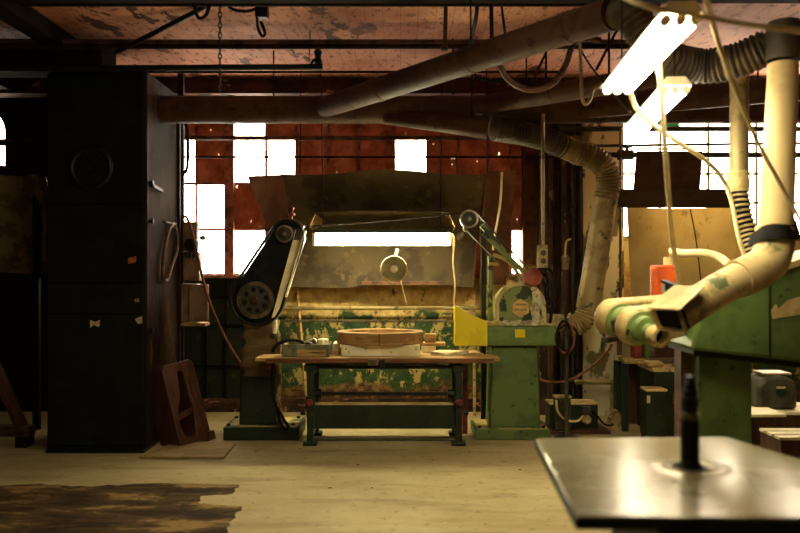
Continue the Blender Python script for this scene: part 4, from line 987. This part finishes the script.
# ---- machines behind, low
t = thing('metal_cabinet', 'dark green metal cabinet with cluttered dusty top behind the spindle', 'cabinet', (X(670, 7.6), 7.8, 0))
MB().bx(X(654, 7.5), X(684, 7.5), 7.5, 7.95, 0, Z(372, 7.5)).build('body', 'green_dark', t, .01)
MB().bx(X(652, 7.5), X(686, 7.5), 7.48, 7.96, Z(372, 7.5), Z(368, 7.5)).build('top', 'cream', t, .006)
MB().bx(X(673, 7.49), X(676, 7.49), 7.47, 7.50, Z(404, 7.49), Z(393, 7.49)).build('latch', 'motor', t)
tz = Z(368, 7.5)+.0005
solo(MB().bx(X(648, 7.55), X(664, 7.55), 7.55, 7.7, tz, tz+.05), 'machine_vise', 'cream', 'dusty pale vise on the left of the green cabinet top', 'vise', bevel=.015)
solo(MB().bar((X(650, 7.7), 7.8, tz+.03), (X(684, 7.7), 7.86, tz+.03), .05), 'steel_bar', 'steel', 'steel bar lying across the green cabinet top', 'bar')
solo(MB().lathe([(0, 0), (.06, 0), (.06, .05), (.03, .07), (.03, .1), (0, .1)], (X(679, 7.6), 7.6, tz), seg=14), 'small_clamp', 'motor', 'small dark clamp on the right of the green cabinet top', 'clamp')
t = thing('transformer_box', 'small upright green box with pale top left of the dark cabinet', 'box', (X(645, 7.7), 7.75, 0))
MB().bx(X(636.5, 7.6), X(656, 7.6), 7.30, 7.48, .04, Z(390, 7.4)).build('body', 'green_dark', t, .015)
MB().bx(X(636, 7.6), X(657, 7.6), 7.29, 7.485, Z(390, 7.4), Z(387.5, 7.4)).build('lid', 'cream', t, .008)
MB().bx(X(637, 7.6), X(640, 7.6), 7.29, 7.30, Z(401, 7.4), Z(394, 7.4)).build('plate', 'paper', t)
for dx in (640, 653): MB().cyl((X(dx, 7.6), 7.39, 0), (X(dx, 7.6), 7.39, .045), .02, seg=8).build('foot', 'black', t)
t = thing('steel_table', 'dark green steel table frame standing before the right wall', 'table', (X(640, 8.1), 8.1, 0))
MB().bx(X(624, 7.97), X(652, 8.0), 7.97, 8.33, Z(359, 7.97)-.05, Z(359, 7.97)).build('top', 'green_dust', t, .006)
for dx, dy in ((625.5, 7.99), (650, 7.99), (625.5, 8.28), (650, 8.28)): MB().bx(X(dx, 8.0)-.03, X(dx, 8.0)+.03, dy, dy+.05, 0, Z(359, 7.97)-.05).build('leg', 'green_dark', t)
solo(MB().bx(X(634, 8.0), X(642, 8.0), 8.0, 8.12, Z(359, 7.97)+.0005, Z(338, 8.0)), 'red_block', 'red', 'upright reddish block on the green steel table', 'block', bevel=.01)
solo(MB().bx(X(645, 8.0), X(651, 8.0), 8.0, 8.1, Z(359, 7.97)+.0005, Z(334, 8.0)), 'green_block', 'green', 'upright green casting next to the reddish block on the steel table', 'casting', bevel=.01)
# right-most: crates and motor
t = thing('wooden_crate', 'brown wooden crate with pale lid below the green machine', 'crate', (X(768, 5.7), 5.8, 0))
MB().bx(X(749, 5.6), X(785, 5.6), 5.6, 5.86, 0, Z(417, 5.6)).build('body', 'wood_mould', t, .004)
MB().bx(X(748, 5.6), X(786, 5.6), 5.59, 5.87, Z(417, 5.6), Z(414, 5.6)).build('lid', 'white_wood', t, .003)
t = thing('low_crate', 'dark crate with a slatted pale top at the right frame edge', 'crate', (X(800, 5.2), 5.3, 0))
MB().bx(X(781, 5.2), X(850, 5.2), 5.2, 5.5, 0, Z(440, 5.2)).build('body', 'wood_mould', t, .004)
for k in range(3): MB().bx(X(779, 5.2), X(852, 5.2), 5.19+.11*k, 5.27+.11*k, Z(440, 5.2), Z(437, 5.2)).build('slat', 'white_wood', t, .003)
zt = Z(411, 6.1)
t = thing('long_crate', 'long dark crate under the grey motor at the right', 'crate', (X(790, 6.1), 6.2, 0))
MB().bx(X(748, 6.1), X(850, 6.1), 6.05, 6.5, 0, zt-.02).build('body', 'wood_mould', t)
MB().bx(X(749, 6.1), X(766, 6.1), 6.04, 6.5, zt-.02, zt).build('lid', 'white_wood', t)
MB().bx(X(767, 6.1), X(850, 6.1), 6.04, 6.5, zt-.02, zt).build('lid', 'white_wood', t)
t = thing('electric_motor', 'rounded grey motor with a small badge under the green machine', 'motor', (X(779, 6.2), 6.3, zt))
r = .155
MB().prism([(-r, 0), (-r, .17)]+[(-r*math.cos(PI*k/12)*1.0, .17+.09*math.sin(PI*k/12)) for k in range(1, 12)]+[(r, .17), (r, 0)], (X(778, 6.15), 6.15, zt), (1, 0, 0), (0, 0, 1), (0, .3, 0)).build('housing', 'motor', t, .03)
MB().bx(X(766, 6.15), X(795, 6.15), 6.2, 6.4, zt+.26, zt+.275).build('rain_cover', 'duct_tan', t)
b_ = MB().prism([(-.035, .03), (.035, .03), (.035, -.02), (0, -.05), (-.035, -.02)], (X(781, 6.14), 6.14, zt+.14), (1, 0, 0), (0, 0, 1), (0, .012, 0)).build('badge', 'green_dark', t)
MB().bx(X(777, 6.13), X(785.5, 6.13), 6.13, 6.14, zt+.165, zt+.18).build('badge_top', 'paper', b_)

# ================================================================== FOREGROUND spindle sander
TZ2 = 1.0
def ft(px, py, z=TZ2): D = (EYE-z)*800/(py-266.5); return P(px, py, D)
t = thing('spindle_sander', 'close blurred spindle sander with a square steel table', 'sander', (1.2, 2.5, 0))
tc = [ft(536, 439), ft(728, 437), ft(755, 441), ft(905, 505), ft(920, 519), ft(577, 517)]
tc = [ft(536, 438), ft(726, 436.5), ft(803, 460), ft(925, 519), ft(577, 516)]
MB().poly([q-V((0, 0, .034)) for q in tc], (0, 0, .034)).build('tabletop', 'iron', t, .005)
MB().poly([q-V((0, 0, .0345)) for q in [tc[0]+V((-.004, .004, 0)), tc[1]+V((0, .004, 0)), tc[2]+V((.004, .004, 0)), tc[3]+V((.004, 0, 0)), tc[4]+V((-.004, -.004, 0))]], (0, 0, .026)).build('table_rim', 'green_dark', t)
sc = ft(690, 467)
MB().lathe([(0, .001), (.055, .001), (.058, .0025), (.118, .0025), (.122, .0015), (.126, .0025), (.132, .0005)], sc, seg=40).build('insert_ring', 'iron', t)
MB().lathe([(.03, .002), (.052, .002), (.052, .005), (.0, .005)], sc, seg=24).build('throat', 'rubber', t)
MB().lathe([(0, .006), (.036, .006), (.036, .014), (.029, .018), (.029, .155)], sc, seg=24).build('spindle', 'rubber', t)
MB().lathe([(.029, .155), (.030, .156), (.030, .175), (.024, .178)], sc, seg=24).build('washer', 'steel', t)
MB().lathe([(.026, .178), (.026, .195), (.029, .197), (.029, .225), (.024, .228), (.024, .25), (.019, .252), (.019, .27), (.013, .275), (.013, .295), (0, .297)], sc, seg=18).build('arbor_nut', 'black', t)
MB().box((sc.x+.06, 2.55, .49), (.62, .60, .90), None, (.8, .8)).build('cabinet', 'green_dark', t, .02)
MB().bx(sc.x-.36, sc.x+.48, 2.22, 2.90, 0, .05).build('base', 'green_dark', t, .01)
MB().bx(sc.x-.2, sc.x+.35, 2.3, 2.8, .93, .967).build('trunnion', 'black', t)

# ================================================================== ceiling clutter
solo(MB().cyl(P(-80, 4, 6.15), P(660, 4, 6.15), .020), 'ceiling_pipe', 'pipe', 'dark pipe along the top of the picture under the ceiling', 'pipe')
solo(MB().cyl(P(-80, 42, 6.9), P(640, 42, 6.9), .022), 'ceiling_pipe', 'pipe_brown', 'upper of the two parallel pipes in the middle of the ceiling', 'pipe')
solo(MB().cyl(P(-80, 46.5, 6.86), P(640, 46.5, 6.86), .022), 'ceiling_pipe', 'pipe', 'lower of the two parallel pipes in the middle of the ceiling', 'pipe')
t = thing('rod_with_valve', 'thick dark rod ending in a small figure-like valve', 'rod', P(200, 69, 7.0))
MB().cyl(P(-60, 69, 6.85), P(312, 67, 7.0), .026).build('rod', 'black', t)
MB().box(P(316, 67, 7.0), (.12, .06, .045)).lathe([(.02, 0), (.04, .03), (.025, .07), (.03, .1), (.04, .12), (.02, .15), (0, .155)], P(318, 66, 7.0), seg=10).build('valve', 'black', t)
MB().tube([P(311, 64, 7.0), P(314, 60, 6.98), P(318, 60, 6.98)], .012, 6).build('lever', 'black', t)
solo(MB().tube([P(309, 62, 6.96), P(309.5, 50, 6.96), P(310.5, 20, 6.9), V((X(310, 6.6), 6.6, CEIL))], .005, 6), 'pull_wire', 'pipe', 'thin wire hanging from the ceiling to the figure-like valve', 'wire')
solo(MB().cyl(P(100, 72, 7.55), P(560, 72, 7.55), .012), 'thin_conduit', 'pipe', 'thin conduit below the rod with the valve', 'conduit')
solo(MB().cyl(P(-70, 39.5, 7.0), P(160, 41, 7.1), .012), 'ceiling_conduit', 'pipe', 'thin dark conduit over the dark cabinet', 'conduit')
# chain
m = MB(); z = CEIL; k = 0; cxp = P(220, 40, 6.2)
while z > Z(88, 6.2):
    a = [V((math.cos(q)*.013, 0, math.sin(q)*.026)) for q in [2*PI*j/8 for j in range(9)]]
    if k % 2: a = [V((0, v.x, v.z)) for v in a]
    m.tube([V((cxp.x, 6.2, z-.02))+v for v in a], .005, 5, smooth=False); z -= .040; k += 1
solo(m, 'ceiling_chain', 'black', 'dark link chain hanging from the ceiling beside the cabinet', 'chain')
solo(MB().tube([P(116, 52, 6.95), P(160, 30, 6.6), P(206, 6, 6.3), P(230, -8, 6.1)], .022, 10), 'bent_conduit', 'black', 'black conduit slanting up over the cabinet top right corner', 'conduit')
solo(MB().tube([P(195, -6, 6.02), P(195, 8, 6.02), P(199, 18, 6.02), P(206, 15, 6.02), P(210, 2, 6.02), P(208, -8, 6.02)], .014, 8), 'hanging_loop', 'rubber', 'black loop of cord hanging from the ceiling near the chain', 'cord')
t = thing('junction_box', 'black junction box with hanging cord under the ceiling', 'junction box', P(262, 17, 6.3))
MB().box(P(262, 12, 6.3), (.10, .08, .10)).cyl(P(262, 12, 6.3), V((X(262, 6.3), 6.3, CEIL)), .02, seg=8).build('box', 'black', t, .008)
MB().tube([P(257, 17, 6.28), P(258, 28, 6.27), P(262, 36, 6.27), P(265, 33, 6.27), P(261, 22, 6.28)], .012, 8).build('cord', 'rubber', t)
solo(MB().tube([P(225, 4, 6.35), P(235, 10, 6.3), P(248, 11, 6.3), P(258, 8, 6.3)], .012, 8), 'draped_cord', 'rubber', 'black cord draped between the chain and the junction box', 'cord')
t = thing('capped_pipe', 'pale capped pipe dropping from the ceiling', 'pipe', P(444, 49, 6.2))
MB().cyl(P(445, 44, 6.2), V((X(446, 6.2), 6.2, CEIL)), .017, seg=10).build('pipe', 'duct', t)
MB().lathe([(0, -.03), (.024, -.02), (.028, 0), (.024, .02), (.017, .03)], P(444.5, 48, 6.2), seg=12).build('end_cap', 'duct', t)
for i, (px, a, D, lab) in enumerate(((453, 95, 7.2, 'thin rod dropping from the ceiling to the main duct, right of the capped pipe'), (472, 118, 7.2, 'long thin rod passing in front of the main duct'), (546, 78, 6.9, 'short dark rod dropping beside the hanging hose loop'), (609, 88, 6.7, 'thin chain-like rod near the front overhead light'))):
    solo(MB().cyl(P(px, a, D), V((X(px, D), D, CEIL)), .010, seg=8), 'hanger_rod', 'pipe', lab, 'rod')
solo(MB().tube([P(478, -10, 5.9), P(476, 18, 6.1), P(471, 40, 6.5), P(470, 62, 6.9), P(476, 76, 7.0), P(492, 81, 7.0), P(503, 79, 7.0)], .016, 8), 'looped_cable', 'rubber', 'black cable dropping behind the diagonal duct in a small loop', 'cable')
solo(MB().tube([P(496, 50, 6.1), P(500, 66, 6.1), P(510, 81, 6.15), P(530, 90, 6.2), P(552, 84, 6.2), P(566, 64, 6.2), P(572, 46, 6.2), P(582, 39, 6.25), P(600, 40, 6.3)], .024, 10), 'looped_hose', 'pipe_brown', 'brown hose hanging in a wide loop below the diagonal duct', 'hose')
solo(MB().tube([P(580, 42, 6.0), P(581, 70, 6.0), P(582, 96, 6.0), P(585, 104, 6.0), P(590, 100, 6.0), P(593, 90, 6.0), P(600, 84, 6.0), P(606, 80, 6.0)], .014, 8), 'hooked_hose', 'duct_tan', 'thin hose ending in a hook shape near the front light', 'hose')
solo(MB().tube([P(577, 44, 6.3), P(592, 68, 5.85), P(612, 92, 5.4), P(630, 112, 5.0)], .008, 6), 'taut_wire', 'pipe', 'thin taut wire running down to the far overhead light', 'wire')
for i, (a, b, D, lab) in enumerate((((552, 40), (533, 80), 7.1, 'rusty brace with holes slanting under the ceiling behind the hose loop'), ((618, 28), (596, 70), 6.8, 'rusty brace slanting behind the near overhead light'))):
    solo(MB().bar(P(*a, D), P(*b, D), .05, .02), 'steel_brace', 'beam', lab, 'brace')
for i, (px, px2, lab) in enumerate(((491, 492, 'black strap hanging beside the diagonal duct'), (500, 506, 'slanting chain hanging behind the diagonal duct'))):
    solo(MB().cyl(P(px2, 48+i*-6, 6.0), V((X(px, 6.0), 6.0, CEIL)), .016-.006*i, seg=8), 'duct_hanger', 'black', lab, 'hanger')
solo(MB().bx(X(300, 7.7), X(312, 7.7), 7.7, 7.8, Z(63, 7.7)-.0, CEIL).bx(X(160, 7.7), X(172, 7.7), 7.7, 7.8, Z(90, 7.7), CEIL), 'ceiling_bracket', 'beam', 'pair of dark hanger blocks fixed under the ceiling', 'bracket') if False else None

# floor litter
for i, (px, py) in enumerate(((358, 465), (433, 460), (300, 449), (256, 452), (330, 488), (470, 452), (372, 533-45), (520, 470))):
    q = fp(px, py); q.z = .001
    solo(MB().box(q+V((0, 0, .0045)), (.024, .014, .008), Matrix.Rotation(i*.8, 3, 'Z')), 'wood_chip', 'wood', 'small wood chip lying on the bare floor', 'chip', 'wood chips on the floor')

# ================================================================== light, world, camera
w = bpy.data.worlds.new('daylight'); SC.world = w; w.use_nodes = True
bg = w.node_tree.nodes['Background']; bg.inputs[0].default_value = (1.0, .86, .68, 1); bg.inputs[1].default_value = 18.0
def portal(name, W):
    l = bpy.data.lights.new(name, 'AREA'); l.shape = 'RECTANGLE'; l.size = W[1]-W[0]; l.size_y = W[3]-W[2]; l.cycles.is_portal = True
    o = bpy.data.objects.new(name, l); COL.objects.link(o); o.location = ((W[0]+W[1])/2, BY+.2, (W[2]+W[3])/2); o.rotation_euler = (-PI/2, 0, 0)
for i, W in enumerate((W1, W2, W3)): portal('window_portal', W)

cam = bpy.data.cameras.new('camera'); co = bpy.data.objects.new('camera', cam); COL.objects.link(co)
co.location = (0, 0, EYE); co.rotation_euler = (PI/2, 0, 0)
cam.sensor_width = 36; cam.lens = 36; cam.clip_end = 60
cam.dof.use_dof = True; cam.dof.focus_distance = 7.6; cam.dof.aperture_fstop = 1.4
SC.camera = co
SC.view_settings.view_transform = 'Standard'; SC.view_settings.look = 'None'
SC.view_settings.exposure = 0.95; SC.view_settings.gamma = 1; SC.view_settings.use_curve_mapping = False
